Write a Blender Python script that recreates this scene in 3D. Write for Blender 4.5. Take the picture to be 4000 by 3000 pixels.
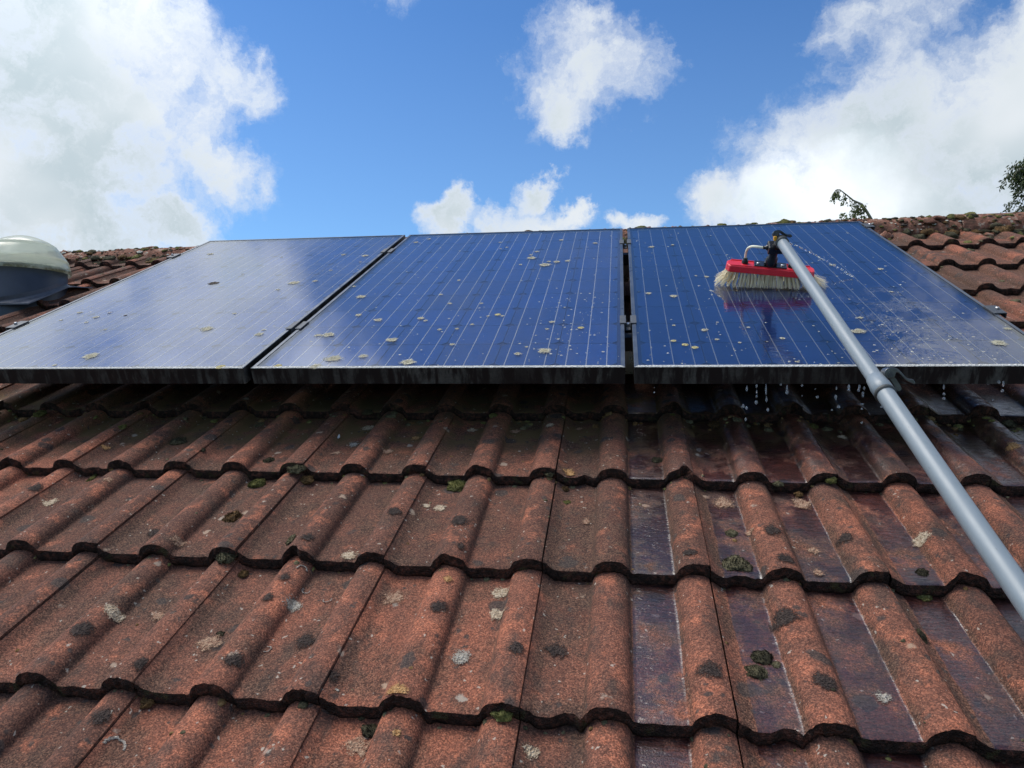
import bpy, bmesh, math, random
import numpy as np
from mathutils import Vector, Matrix, noise as mnoise

for o in list(bpy.data.objects):
    bpy.data.objects.remove(o, do_unlink=True)
scene = bpy.context.scene
COL = scene.collection
random.seed(7)
rng = np.random.default_rng(11)
rad = math.radians
PITCH = rad(25.0)                       # pitch of the roof
M = Matrix.Rotation(PITCH, 3, 'X')      # roof axes (u along ridge, v up slope, w outward) -> world

# ------------------------------------------------------------------ camera
cam_d = bpy.data.cameras.new("camera")
cam = bpy.data.objects.new("camera", cam_d)
COL.objects.link(cam)
cam_d.sensor_fit = 'HORIZONTAL'
cam_d.sensor_width = 36.0
cam_d.lens = 36.0 * 2856.33 / 4000.0
cam_d.clip_start = 0.02
cam_d.clip_end = 4000.0
ax = Vector((0.989493, 0.144537, 0.003575))
down = Vector((0.000362, 0.022252, -0.999752))
fwd = Vector((-0.144581, 0.989249, 0.021966))
CAM = Vector((0.976339, -1.83598, -0.083513))
mw = Matrix((ax, -down, -fwd)).transposed().to_4x4()
mw.translation = CAM
cam.matrix_world = mw
scene.camera = cam

# ------------------------------------------------------------------ node helper
class G:
    def __init__(s, nt):
        s.nt = nt; s.k = 0
    def new(s, t):
        n = s.nt.nodes.new(t); n.location = (200 * (s.k % 12), -180 * (s.k // 12)); s.k += 1; return n
    def put(s, sock, v):
        if v is None: return
        if isinstance(v, bpy.types.NodeSocket): s.nt.links.new(v, sock)
        else:
            if sock.type == 'RGBA' and len(v) == 3: v = (*v, 1.0)
            sock.default_value = v
    def m(s, op, a, b=None, c=None, clamp=False):
        n = s.new('ShaderNodeMath'); n.operation = op; n.use_clamp = clamp
        s.put(n.inputs[0], a); s.put(n.inputs[1], b); s.put(n.inputs[2], c); return n.outputs[0]
    def add(s, a, b): return s.m('ADD', a, b)
    def sub(s, a, b): return s.m('SUBTRACT', a, b)
    def mul(s, a, b): return s.m('MULTIPLY', a, b)
    def vm(s, op, a, b=None):
        n = s.new('ShaderNodeVectorMath'); n.operation = op
        s.put(n.inputs[0], a)
        if op == 'SCALE': s.put(n.inputs['Scale'], b)
        else: s.put(n.inputs[1], b)
        return n.outputs['Value'] if op in ('DOT_PRODUCT', 'LENGTH', 'DISTANCE') else n.outputs[0]
    def xyz(s, v):
        n = s.new('ShaderNodeSeparateXYZ'); s.put(n.inputs[0], v); return n.outputs
    def comb(s, x, y, z):
        n = s.new('ShaderNodeCombineXYZ'); s.put(n.inputs[0], x); s.put(n.inputs[1], y); s.put(n.inputs[2], z); return n.outputs[0]
    def noise(s, v, scale, detail=4.0, rough=0.55, dist=0.0, color=False):
        n = s.new('ShaderNodeTexNoise'); s.put(n.inputs['Vector'], v)
        s.put(n.inputs['Scale'], scale); s.put(n.inputs['Detail'], detail)
        s.put(n.inputs['Roughness'], rough); s.put(n.inputs['Distortion'], dist)
        return n.outputs['Color'] if color else n.outputs['Fac']
    def vor(s, v, scale, feature='F1', rand=1.0):
        n = s.new('ShaderNodeTexVoronoi'); n.feature = feature
        s.put(n.inputs['Vector'], v); s.put(n.inputs['Scale'], scale); s.put(n.inputs['Randomness'], rand)
        return n.outputs
    def step(s, x, lo, hi):
        n = s.new('ShaderNodeMapRange'); n.interpolation_type = 'SMOOTHSTEP'; n.clamp = True
        s.put(n.inputs['Value'], x); s.put(n.inputs['From Min'], lo); s.put(n.inputs['From Max'], hi)
        return n.outputs[0]
    def lin(s, x, a, b, c, d):
        n = s.new('ShaderNodeMapRange'); n.clamp = True
        s.put(n.inputs['Value'], x)
        for i, q in zip(('From Min', 'From Max', 'To Min', 'To Max'), (a, b, c, d)): s.put(n.inputs[i], q)
        return n.outputs[0]
    def mix(s, f, a, b, mode='MIX'):
        n = s.new('ShaderNodeMix'); n.data_type = 'RGBA'; n.blend_type = mode; n.clamp_factor = True
        s.put(n.inputs[0], f); s.put(n.inputs[6], a); s.put(n.inputs[7], b); return n.outputs[2]
    def ramp(s, f, stops, interp='LINEAR'):
        n = s.new('ShaderNodeValToRGB'); s.put(n.inputs[0], f); r = n.color_ramp; r.interpolation = interp
        while len(r.elements) < len(stops): r.elements.new(0.5)
        for e, (p, c) in zip(r.elements, stops): e.position = p; e.color = (*c, 1)
        return n.outputs[0]
    def bump(s, h, strength=0.5, dist=0.001, normal=None):
        n = s.new('ShaderNodeBump'); s.put(n.inputs['Height'], h); s.put(n.inputs['Strength'], strength)
        s.put(n.inputs['Distance'], dist); s.put(n.inputs['Normal'], normal); return n.outputs[0]
    def objco(s, ob=None):
        n = s.new('ShaderNodeTexCoord'); n.object = ob; return n.outputs['Object']
    def attr(s, name):
        n = s.new('ShaderNodeAttribute'); n.attribute_name = name; return n.outputs['Fac']
    def rnd(s):
        return s.new('ShaderNodeObjectInfo').outputs['Random']

# ------------------------------------------------------------------ sky
SUN_AZ, SUN_EL = -68.0, 64.0            # degrees: azimuth from +Y towards +X, elevation
w = bpy.data.worlds.new("World"); scene.world = w; w.use_nodes = True
nt = w.node_tree; nt.nodes.clear(); g = G(nt)
out = g.new('ShaderNodeOutputWorld'); bg = g.new('ShaderNodeBackground')
sky = g.new('ShaderNodeTexSky'); sky.sky_type = 'NISHITA'; sky.sun_disc = False
sky.sun_elevation = rad(SUN_EL); sky.sun_rotation = rad(SUN_AZ)
sky.altitude = 100; sky.air_density = 1.0; sky.dust_density = 0.6; sky.ozone_density = 2.0
SKY = 0.10
bg.inputs['Strength'].default_value = SKY
d0 = g.new('ShaderNodeTexCoord').outputs['Generated']
d0 = g.vm('NORMALIZE', d0)
wa = g.vm('SCALE', g.vm('SUBTRACT', g.noise(d0, 7.0, 3.0, 0.5, color=True), (0.5, 0.5, 0.5)), 0.10)
wb = g.vm('SCALE', g.vm('SUBTRACT', g.noise(d0, 22.0, 8.0, 0.68, color=True), (0.5, 0.5, 0.5)), 0.075)
dw = g.vm('ADD', g.vm('ADD', d0, wa), wb)
def az_el(d):
    x, y, z = g.xyz(g.vm('NORMALIZE', d))
    return g.mul(g.m('ARCTAN2', x, y), 57.29578), g.mul(g.m('ARCSINE', z), 57.29578)
az, el = az_el(dw)
az0, el0 = az_el(d0)
# clouds: (azimuth, elevation, half width, half height, thickness), in degrees
CL = [
    (-44.9,15.9,14.4,17.2,1.00), (-37.2,24.9,6.0,3.6,0.80), (-28.4,22.5,2.0,2.1,0.35), (-30.5,22.7,2.2,2.5,0.50), (-29.0,16.5,2.7,1.9,0.50), (-31.7,17.9,2.7,3.8,0.60), (-34.6,12.1,4.7,2.7,0.90),
    (-2.6,24.0,5.4,3.5,0.62), (-3.4,27.4,3.2,2.2,0.48), (-4.2,21.6,3.2,2.1,0.70), (1.2,23.9,2.6,3.0,0.48), (-13.4,13.8,2.5,1.9,1.00), (-6.8,15.8,2.0,1.7,1.00), (-7.2,13.5,4.7,1.7,1.00),
    (-3.5,13.9,1.4,1.1,0.90), (0.6,13.2,1.6,0.8,0.80), (21.8,15.8,13.0,7.6,1.00), (16.2,14.2,10.1,4.2,1.00), (25.1,20.1,4.7,3.2,0.90), (7.4,15.3,3.1,2.1,0.80), (18.8,25.1,3.8,2.1,0.45),
    (19.7,22.8,2.3,1.7,0.50), (27.6,22.6,3.1,3.6,0.70),]
CL_HIGH = [(-62, 30, 12, 9, 1.0), (-44, 40, 6, 3.0, 0.5), (-33, 44.5, 8, 4.0, 0.5), (-80, 52, 20, 16, 1.0), (39, 40, 8, 7, 0.9), (52, 26, 16, 12, 1.0)]

def blob(a, e, rx, ry, s, A=az, E=el):
    p = g.mul(g.sub(A, a), 1 / rx); q = g.mul(g.sub(E, e), 1 / ry)
    r2 = g.add(g.mul(p, p), g.mul(q, q))
    return g.m('MULTIPLY_ADD', r2, -0.9 * s, s)
D = None
for c in CL + CL_HIGH:
    b = blob(*c)
    D = b if D is None else g.m('SMOOTH_MAX', D, b, 0.25)
# scattered cumulus over the rest of the sky, outside the clear wedge ahead
rest = g.m('MULTIPLY_ADD', g.noise(d0, 2.1, 5.0, 0.6), 5.0, -2.55)
clear = g.m('MAXIMUM', g.m('MAXIMUM', blob(-4, 16, 34, 17, 1.6, az0, el0), blob(-1, 43, 29, 22, 1.4, az0, el0)), blob(25,16,20,12,1.2,az0,el0))
rest = g.sub(rest, g.m('MAXIMUM', g.mul(clear, 2.0), 0.0))
D = g.m('MAXIMUM', D, rest)
fb = g.noise(dw, 13.0, 10.0, 0.66)
D = g.m('MULTIPLY_ADD', g.sub(fb, 0.5), 2.1, g.m('MINIMUM', D, 0.8))
alpha = g.step(D, -0.32, 0.86)
thick = g.step(D, 0.40, 0.95)
lowf = g.noise(d0, 5.5, 3.0, 0.45)
shade = g.mul(thick, g.step(lowf, 0.30, 0.62))
ccol = g.mix(shade, (0.575, 0.61, 0.645), (0.375, 0.445, 0.485))
# cloud near the hidden sun is brighter
sd = Vector((math.sin(rad(SUN_AZ)) * math.cos(rad(SUN_EL)), math.cos(rad(SUN_AZ)) * math.cos(rad(SUN_EL)), math.sin(rad(SUN_EL))))
cs = g.vm('DOT_PRODUCT', d0, tuple(sd))
glow = g.m('MULTIPLY_ADD', g.m('POWER', g.m('MAXIMUM', cs, 0.0), 10.0), 6.0, 1.0)
spot = g.m('MAXIMUM', blob(15.0, 14.2, 8.0, 5.0, 1.0), 0.0)
glow = g.add(glow, g.mul(g.m('POWER', spot, 2.0), g.mul(lowf, 1.0)))
ccol = g.vm('SCALE', ccol, glow)
nis = g.new('ShaderNodeGamma'); g.put(nis.inputs[0], g.vm('SCALE', sky.outputs[0], SKY)); nis.inputs[1].default_value = 1.35
blue = g.mix(1.0, nis.outputs[0], (0.69, 1.06, 1.28), 'MULTIPLY')
blue = g.mix(g.lin(el0, 6.0, 28.0, 0.24, 0.03), blue, (0.33, 0.46, 0.62))
col = g.mix(alpha, blue, ccol)
g.put(bg.inputs['Color'], g.vm('SCALE', col, 1 / SKY))
nt.links.new(bg.outputs[0], out.inputs['Surface'])
try:
    w.cycles.sampling_method = 'MANUAL'; w.cycles.sample_map_resolution = 512
except Exception:
    pass

# ------------------------------------------------------------------ sun behind thin cloud
sun_d = bpy.data.lights.new("sun", 'SUN'); sun_d.energy = 1.9; sun_d.angle = rad(40); sun_d.color = (1.0, 0.91, 0.80)
sun = bpy.data.objects.new("sun", sun_d); COL.objects.link(sun)
sun.rotation_euler = sd.to_track_quat('Z', 'Y').to_euler()
sun.location = (0, 0, 12)

vs = scene.view_settings
scene.display_settings.display_device = 'sRGB'
vs.view_transform = 'Standard'; vs.look = 'None'; vs.exposure = 0.5; vs.gamma = 1.0
vs.use_curve_mapping = False
scene.render.film_transparent = False
scene.cycles.max_bounces = 10
scene.cycles.transparent_max_bounces = 16
# ------------------------------------------------------------------ object helpers
def link(o): COL.objects.link(o); return o
def mesh(name, verts, faces, mats=(), mi=None, smooth=False):
    me = bpy.data.meshes.new(name)
    me.from_pydata([tuple(v) for v in verts], [], [tuple(f) for f in faces])
    for m_ in mats: me.materials.append(m_)
    if mi is not None: me.polygons.foreach_set('material_index', mi)
    if smooth: me.polygons.foreach_set('use_smooth', [True] * len(me.polygons))
    me.update(); return me
def ob(name, me, parent=None, loc=(0, 0, 0), rot=(0, 0, 0)):
    o = bpy.data.objects.new(name, me); o.location = loc; o.rotation_euler = rot
    if parent is not None: o.parent = parent
    return link(o)
def tag(o, label=None, cat=None, group=None, kind=None):
    if label: o['label'] = label
    if cat: o['category'] = cat
    if group: o['group'] = group
    if kind: o['kind'] = kind
    return o
def root(name, P, label, cat, group=None, tilt=True):
    """An Empty standing at P (roof coordinates) and lying with the roof."""
    o = bpy.data.objects.new(name, None); o.empty_display_size = 0.05
    o.location = M @ Vector(P)
    if tilt: o.rotation_euler = (PITCH, 0, 0)
    return tag(link(o), label, cat, group)

class MB:
    """Collects shapes into one mesh."""
    def __init__(s): s.v = []; s.f = []; s.mi = []; s.sm = []
    def addm(s, V, F, mi=0, smooth=False):
        n = len(s.v); s.v += [tuple(q) for q in V]
        for f in F: s.f.append(tuple(i + n for i in f)); s.mi.append(mi); s.sm.append(smooth)
        return s
    def box(s, lo, hi, mi=0, bev=0.0):
        x0, y0, z0 = lo; x1, y1, z1 = hi; b = bev
        if b <= 0:
            V = [(x, y, z) for z in (z0, z1) for y in (y0, y1) for x in (x0, x1)]
            F = [(0, 2, 3, 1), (4, 5, 7, 6), (0, 1, 5, 4), (2, 6, 7, 3), (0, 4, 6, 2), (1, 3, 7, 5)]
            return s.addm(V, F, mi)
        bm = bmesh.new(); bmesh.ops.create_cube(bm, size=1.0)
        for v in bm.verts:
            v.co = Vector(((x0 + x1) / 2 + v.co.x * (x1 - x0), (y0 + y1) / 2 + v.co.y * (y1 - y0), (z0 + z1) / 2 + v.co.z * (z1 - z0)))
        bmesh.ops.bevel(bm, geom=bm.edges[:], offset=b, segments=2, profile=0.5, affect='EDGES')
        bm.verts.index_update()
        s.addm([v.co[:] for v in bm.verts], [[v.index for v in f.verts] for f in bm.faces], mi); bm.free(); return s
    def tube(s, pts, r, n=12, mi=0, caps=True, smooth=True):
        pts = [Vector(p) for p in pts]; rs = r if isinstance(r, (list, tuple)) else [r] * len(pts)
        V = []; F = []; up = None
        for i, p in enumerate(pts):
            t = (pts[min(i + 1, len(pts) - 1)] - pts[max(i - 1, 0)]).normalized()
            if up is None:
                up = t.orthogonal().normalized()
            up = (up - t * up.dot(t)).normalized(); sd_ = t.cross(up)
            for k in range(n):
                a = 2 * math.pi * k / n; V.append(p + (up * math.cos(a) + sd_ * math.sin(a)) * rs[i])
        for i in range(len(pts) - 1):
            for k in range(n):
                a = i * n + k; b = i * n + (k + 1) % n; F.append((a, b, b + n, a + n))
        s.addm(V, F, mi, smooth)
        if caps:
            m_ = len(pts) - 1
            s.addm(V[:n], [tuple(range(n))[::-1]], mi); s.addm(V[m_ * n:], [tuple(range(n))], mi)
        return s
    def lathe(s, prof, n=32, mi=0, smooth=True, c=(0, 0, 0), axis=None, cap=True):
        """prof: (radius, height) pairs turned about axis (default +z)."""
        q = Vector((0, 0, 1)).rotation_difference(Vector(axis)) if axis is not None else None
        V = []; F = []
        for r_, h_ in prof:
            for k in range(n):
                a = 2 * math.pi * k / n; p = Vector((r_ * math.cos(a), r_ * math.sin(a), h_))
                if q: p = q @ p
                V.append(p + Vector(c))
        for i in range(len(prof) - 1):
            for k in range(n):
                a = i * n + k; b = i * n + (k + 1) % n; F.append((a, b, b + n, a + n))
        s.addm(V, F, mi, smooth)
        if cap:
            s.addm(V[:n], [tuple(range(n))[::-1]], mi); s.addm(V[-n:], [tuple(range(n))], mi)
        return s
    def prism(s, poly, z0, z1, mi=0, fr=None):
        """polygon extruded from z0 to z1; fr maps local points."""
        n = len(poly); V = [Vector((x, y, z0)) for x, y in poly] + [Vector((x, y, z1)) for x, y in poly]
        if fr: V = [fr @ v for v in V]
        F = [tuple(range(n))[::-1], tuple(range(n, 2 * n))] + [(i, (i + 1) % n, n + (i + 1) % n, n + i) for i in range(n)]
        return s.addm(V, F, mi)
    def obj(s, name, mats, parent=None, loc=(0, 0, 0), rot=(0, 0, 0)):
        mats = mats if isinstance(mats, (list, tuple)) else [mats]
        me = mesh(name, s.v, s.f, mats, s.mi)
        me.polygons.foreach_set('use_smooth', s.sm)
        return ob(name, me, parent, loc, rot)

# ------------------------------------------------------------------ the roof empty first: its axes carry the material coordinates
house = root('house', (0, 0, 0), 'house roof of weathered red-brown interlocking tiles with a mossy ridge', 'house')

# ------------------------------------------------------------------ materials
def mat(name):
    m_ = bpy.data.materials.new(name); m_.use_nodes = True; nt_ = m_.node_tree; nt_.nodes.clear()
    g_ = G(nt_); o_ = g_.new('ShaderNodeOutputMaterial'); return m_, g_, o_
def pbr(g_, o_, color, rough=0.6, normal=None, **kw):
    p = g_.new('ShaderNodeBsdfPrincipled'); g_.put(p.inputs['Base Color'], color); g_.put(p.inputs['Roughness'], rough)
    g_.put(p.inputs['Normal'], normal)
    for k_, v_ in kw.items(): g_.put(p.inputs[k_.replace('_', ' ')], v_)
    g_.nt.links.new(p.outputs[0], o_.inputs['Surface']); return p
def simple(name, color, rough=0.5, var=0.25, scale=30.0, bump=0.0, **kw):
    m_, g_, o_ = mat(name); c = g_.objco(house)
    n1 = g_.noise(c, scale, 5.0, 0.6)
    k_ = g_.lin(n1, 0.3, 0.7, 1 - var, 1 + var)
    colr = g_.vm('SCALE', color, k_)
    nb = g_.bump(g_.noise(c, scale * 12, 4.0, 0.6), bump, 0.001) if bump else None
    rr = g_.lin(n1, 0.3, 0.7, max(0.02, rough - 0.08), min(1, rough + 0.08))
    pbr(g_, o_, colr, rr, nb, **kw); return m_

def tile_material():
    m_, g_, o_ = mat('weathered_tile'); P = g_.objco(house); u, v, w_ = g_.xyz(P)
    pr = g_.attr('profile'); rnd = g_.rnd()
    off = g_.vm('ADD', P, g_.comb(g_.mul(rnd, 7.0), g_.mul(rnd, 3.0), 0.0))
    big = g_.noise(P, 3.2, 4.0, 0.55); mid = g_.noise(off, 13.0, 6.0, 0.62); fine = g_.noise(P, 70.0, 5.0, 0.65)
    # sanded body, redder where the surface is fresh
    t = g_.add(g_.mul(big, 0.5), g_.add(g_.mul(mid, 0.45), g_.mul(g_.sub(rnd, 0.5), 0.30)))
    body = g_.ramp(t, [(0.34, (0.108, 0.054, 0.040)), (0.47, (0.182, 0.080, 0.055)), (0.60, (0.268, 0.105, 0.066))])
    fresh = g_.step(g_.add(g_.noise(off, 19.0, 5.0, 0.65), g_.mul(pr, 0.07)), 0.57, 0.70)
    body = g_.mix(g_.mul(fresh, 0.65), body, (0.37, 0.138, 0.082))
    # mineral grains
    gr = g_.vor(P, 480.0); gcol = g_.xyz(gr['Color'])
    gmul = g_.ramp(gcol[0], [(0.0, (0.30, 0.27, 0.27)), (0.30, (0.60, 0.56, 0.54)), (0.62, (1.05, 1.0, 0.97)), (0.88, (1.7, 1.45, 1.22)), (0.97, (2.0, 1.95, 1.75))])
    body = g_.mix(0.75, body, gmul, 'MULTIPLY')
    soot = g_.step(g_.add(g_.noise(g_.vm('MULTIPLY', off, (1.0, 0.6, 1.0)), 20.0, 7.0, 0.68), g_.mul(g_.noise(P, 2.6, 2.0, 0.5), 0.35)), 0.67, 0.84)
    body = g_.mix(g_.mul(soot, 0.72), body, g_.mix(0.6, (0.062, 0.047, 0.040), gmul, 'MULTIPLY'))
    # biofilm in the pans and the damp zone below the panels
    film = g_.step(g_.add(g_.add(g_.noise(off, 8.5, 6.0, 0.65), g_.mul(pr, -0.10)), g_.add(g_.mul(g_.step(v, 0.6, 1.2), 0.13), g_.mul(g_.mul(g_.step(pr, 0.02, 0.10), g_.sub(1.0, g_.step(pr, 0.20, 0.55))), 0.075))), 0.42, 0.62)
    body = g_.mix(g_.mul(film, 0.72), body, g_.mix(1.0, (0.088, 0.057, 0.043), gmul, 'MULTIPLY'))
    damp = g_.mul(g_.mul(g_.step(v, -0.14, 0.02), g_.sub(1.0, g_.step(v, 0.2, 0.3))), g_.sub(1.0, g_.mul(pr, 0.7)))
    body = g_.mix(g_.mul(damp, g_.step(g_.noise(P, 15.0, 5.0, 0.6), 0.36, 0.58)), body, (0.125, 0.085, 0.038))
    # charcoal lichen and small dark colonies
    pw = g_.vm('ADD', P, g_.vm('SCALE', g_.vm('SUBTRACT', g_.noise(P, 42.0, 4.0, 0.6, color=True), (0.5, 0.5, 0.5)), 0.028))
    v1 = g_.vor(pw, 17.0); c1 = g_.xyz(v1['Color'])
    dk = g_.mul(g_.step(c1[0], 0.70, 0.72), g_.sub(1.0, g_.step(v1['Distance'], g_.lin(c1[1], 0, 1, 0.10, 0.30), g_.lin(c1[1], 0, 1, 0.17, 0.40))))
    v2 = g_.vor(pw, 46.0); c2 = g_.xyz(v2['Color'])
    dk2 = g_.mul(g_.step(c2[0], 0.80, 0.82), g_.sub(1.0, g_.step(v2['Distance'], 0.15, 0.30)))
    body = g_.mix(g_.mul(g_.m('MAXIMUM', dk, dk2), 0.85), body, g_.mix(0.6, (0.058, 0.048, 0.044), gmul, 'MULTIPLY'))
    # pale crusts
    v3 = g_.vor(pw, 23.0); c3 = g_.xyz(v3['Color'])
    pl = g_.mul(g_.step(c3[0], 0.90, 0.91), g_.sub(1.0, g_.step(g_.add(v3['Distance'], g_.mul(fine, 0.35)), 0.30, 0.42)))
    body = g_.mix(g_.mul(pl, 0.7), body, g_.mix(c3[1], (0.44, 0.30, 0.20), (0.40, 0.38, 0.32)))
    v4 = g_.vor(pw, 120.0); c4 = g_.xyz(v4['Color'])
    wsp = g_.mul(g_.step(c4[0], 0.955, 0.96), g_.sub(1.0, g_.step(v4['Distance'], 0.22, 0.36)))
    body = g_.mix(g_.mul(wsp, 0.6), body, (0.50, 0.46, 0.38))
    # running water in the pans on the right
    edge = g_.add(u, g_.mul(g_.sub(g_.noise(P, 9.0, 4.0, 0.6), 0.5), 0.05))
    wpan = g_.sub(1.0, g_.step(g_.add(pr, g_.mul(g_.sub(mid, 0.5), 0.22)), 0.0, 0.045))
    inzone = g_.mul(g_.step(edge, 0.952, 0.968), g_.sub(1.0, g_.step(v, 0.16, 0.3)))
    patch = g_.lin(g_.noise(P, 10.0, 4.0, 0.6), 0.34, 0.50, 0.35, 1.0)
    wet = g_.mul(g_.mul(wpan, inzone), patch)
    splash = g_.mul(g_.mul(g_.step(v, -0.30, -0.08), g_.step(edge, 1.02, 1.25)), g_.sub(1.0, g_.step(v, 0.16, 0.3)))
    damp2 = g_.m('MAXIMUM', wet, g_.mul(g_.mul(splash, g_.step(g_.noise(P, 17.0, 5.0, 0.65), 0.34, 0.56)), 0.9))
    body = g_.mix(damp2, body, g_.mix(1.0, body, (0.34, 0.27, 0.33), 'MULTIPLY'))
    wave = g_.noise(g_.vm('MULTIPLY', P, (36.0, 150.0, 0.0)), 1.0, 2.0, 0.5, 0.9)
    rough = g_.lin(damp2, 0.0, 1.0, 0.92, 0.30)
    h1 = g_.add(g_.mul(g_.sub(1.0, gr['Distance']), 0.5), g_.add(g_.mul(fine, 0.9), g_.mul(g_.noise(P, 230.0, 3.0, 0.6), 0.8)))
    nb = g_.bump(h1, g_.lin(wet, 0, 1, 0.55, 0.22), 0.0016)
    nw = g_.bump(g_.add(wave, g_.mul(h1, 0.03)), 1.0, 0.0026)
    p = pbr(g_, o_, body, rough, nb)
    g_.put(p.inputs['Coat Weight'], damp2); g_.put(p.inputs['Coat Roughness'], 0.09); g_.put(p.inputs['Coat IOR'], 1.45)
    g_.put(p.inputs['Coat Normal'], nw); g_.put(p.inputs['Specular IOR Level'], g_.lin(damp2, 0, 1, 0.25, 0.5))
    return m_
def lip_material():
    m_, g_, o_ = mat('tile_broken_edge'); P = g_.objco(house)
    n = g_.noise(P, 90.0, 6.0, 0.7); n2 = g_.noise(P, 18.0, 4.0, 0.6); gr = g_.vor(P, 330.0)
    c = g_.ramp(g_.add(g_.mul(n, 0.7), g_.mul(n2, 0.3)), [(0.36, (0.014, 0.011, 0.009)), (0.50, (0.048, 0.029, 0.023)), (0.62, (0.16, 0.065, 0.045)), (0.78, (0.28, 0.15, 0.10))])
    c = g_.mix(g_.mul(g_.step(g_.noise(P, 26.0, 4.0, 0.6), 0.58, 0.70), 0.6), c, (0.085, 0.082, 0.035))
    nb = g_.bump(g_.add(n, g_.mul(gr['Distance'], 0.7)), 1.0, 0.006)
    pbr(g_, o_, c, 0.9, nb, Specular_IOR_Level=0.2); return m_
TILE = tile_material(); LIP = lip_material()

def ridge_material():
    m_, g_, o_ = mat('ridge_tile_crust'); P = g_.objco(house)
    a = g_.noise(P, 22.0, 6.0, 0.68); b = g_.noise(P, 60.0, 5.0, 0.65); v1 = g_.vor(P, 34.0); c1 = g_.xyz(v1['Color'])
    c = g_.ramp(a, [(0.34, (0.07, 0.046, 0.034)), (0.45, (0.17, 0.085, 0.058)), (0.55, (0.27, 0.12, 0.08)), (0.66, (0.42, 0.33, 0.25))])
    c = g_.mix(g_.mul(g_.step(c1[0], 0.7, 0.72), g_.sub(1, g_.step(g_.add(v1['Distance'], g_.mul(b, 0.3)), 0.32, 0.5))), c, (0.42, 0.36, 0.28))
    c = g_.mix(g_.step(b, 0.60, 0.72), c, (0.05, 0.045, 0.03))
    pbr(g_, o_, c, 0.95, g_.bump(g_.add(a, b), 0.9, 0.01), Specular_IOR_Level=0.2); return m_
RIDGE = ridge_material()
def moss_material(name, cols, sc=160.0):
    m_, g_, o_ = mat(name); P = g_.objco(house); r = g_.rnd()
    a = g_.noise(P, sc, 5.0, 0.7); b = g_.noise(P, sc * 0.18, 3.0, 0.6)
    t = g_.add(g_.mul(a, 0.6), g_.add(g_.mul(b, 0.4), g_.mul(g_.sub(r, 0.5), 0.14)))
    c = g_.ramp(t, list(zip((0.32, 0.44, 0.56, 0.70), cols)))
    pbr(g_, o_, c, 0.95, g_.bump(a, 0.9, 0.004), Specular_IOR_Level=0.15); return m_
MOSS_G = moss_material('green_moss', [(0.022, 0.023, 0.010), (0.075, 0.076, 0.024), (0.17, 0.16, 0.05), (0.30, 0.27, 0.12)])
MOSS_D = moss_material('dark_moss', [(0.012, 0.011, 0.008), (0.040, 0.036, 0.022), (0.105, 0.092, 0.052), (0.22, 0.20, 0.12)])
MOSS_B = moss_material('brown_moss', [(0.022, 0.014, 0.008), (0.075, 0.045, 0.020), (0.19, 0.11, 0.045), (0.34, 0.24, 0.12)])
def lichen_material(name, c0, c1, hole=0.0, feather=False):
    m_, g_, o_ = mat(name); P = g_.objco(house)
    a = g_.noise(P, 150.0, 5.0, 0.7); v1 = g_.vor(P, 260.0)
    c = g_.mix(g_.step(g_.add(g_.mul(a, 0.8), g_.mul(v1['Distance'], 0.25)), 0.36, 0.68), c0, c1)
    if hole:            # yellower, worn centre inside a pale lobed margin
        e0 = g_.attr('crust'); c = g_.mix(g_.mul(g_.step(g_.add(e0, g_.mul(g_.sub(a, 0.5), 0.8)), 0.38, 0.75), 0.55), c, (0.34, 0.30, 0.19))
    p = pbr(g_, o_, c, 0.92, g_.bump(g_.add(a, v1['Distance']), 1.0, 0.004), Specular_IOR_Level=0.2)
    if feather:         # the crust thins out into grains towards its rim
        e = g_.attr('crust'); q = g_.add(e, g_.mul(g_.sub(g_.add(g_.mul(g_.noise(P, 55.0, 5.0, 0.7), 0.55), g_.mul(g_.noise(P, 420.0, 3.0, 0.6), 0.45)), 0.5), 2.6))
        g_.put(p.inputs['Alpha'], g_.mul(g_.step(q, feather - 0.10, feather + 0.22), 0.92))
    return m_
LICHEN = [lichen_material('cream_lichen', (0.36, 0.26, 0.17), (0.66, 0.55, 0.40), 0, 0.32),
          lichen_material('grey_lichen', (0.27, 0.235, 0.19), (0.48, 0.45, 0.385), 0, 0.45),
          lichen_material('peach_lichen', (0.27, 0.14, 0.09), (0.50, 0.34, 0.23), 0, 0.42),
          lichen_material('charcoal_lichen', (0.026, 0.021, 0.019), (0.072, 0.052, 0.044), 0, 0.33),
          lichen_material('ring_lichen', (0.24, 0.20, 0.17), (0.42, 0.38, 0.33)),
          lichen_material('orange_lichen', (0.34, 0.17, 0.06), (0.55, 0.33, 0.15), 0, 0.42),
          lichen_material('panel_lichen', (0.40, 0.38, 0.27), (0.64, 0.61, 0.46), 1.0, 0.22),
          lichen_material('yellow_lichen', (0.34, 0.29, 0.12), (0.60, 0.54, 0.30)),
          lichen_material('brown_lichen', (0.05, 0.04, 0.035), (0.10, 0.085, 0.07))]
SPECK = lichen_material('pale_specks', (0.44, 0.43, 0.36), (0.70, 0.69, 0.60))
MORTAR = lichen_material('lime_mortar', (0.22, 0.21, 0.17), (0.46, 0.45, 0.38))

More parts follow.
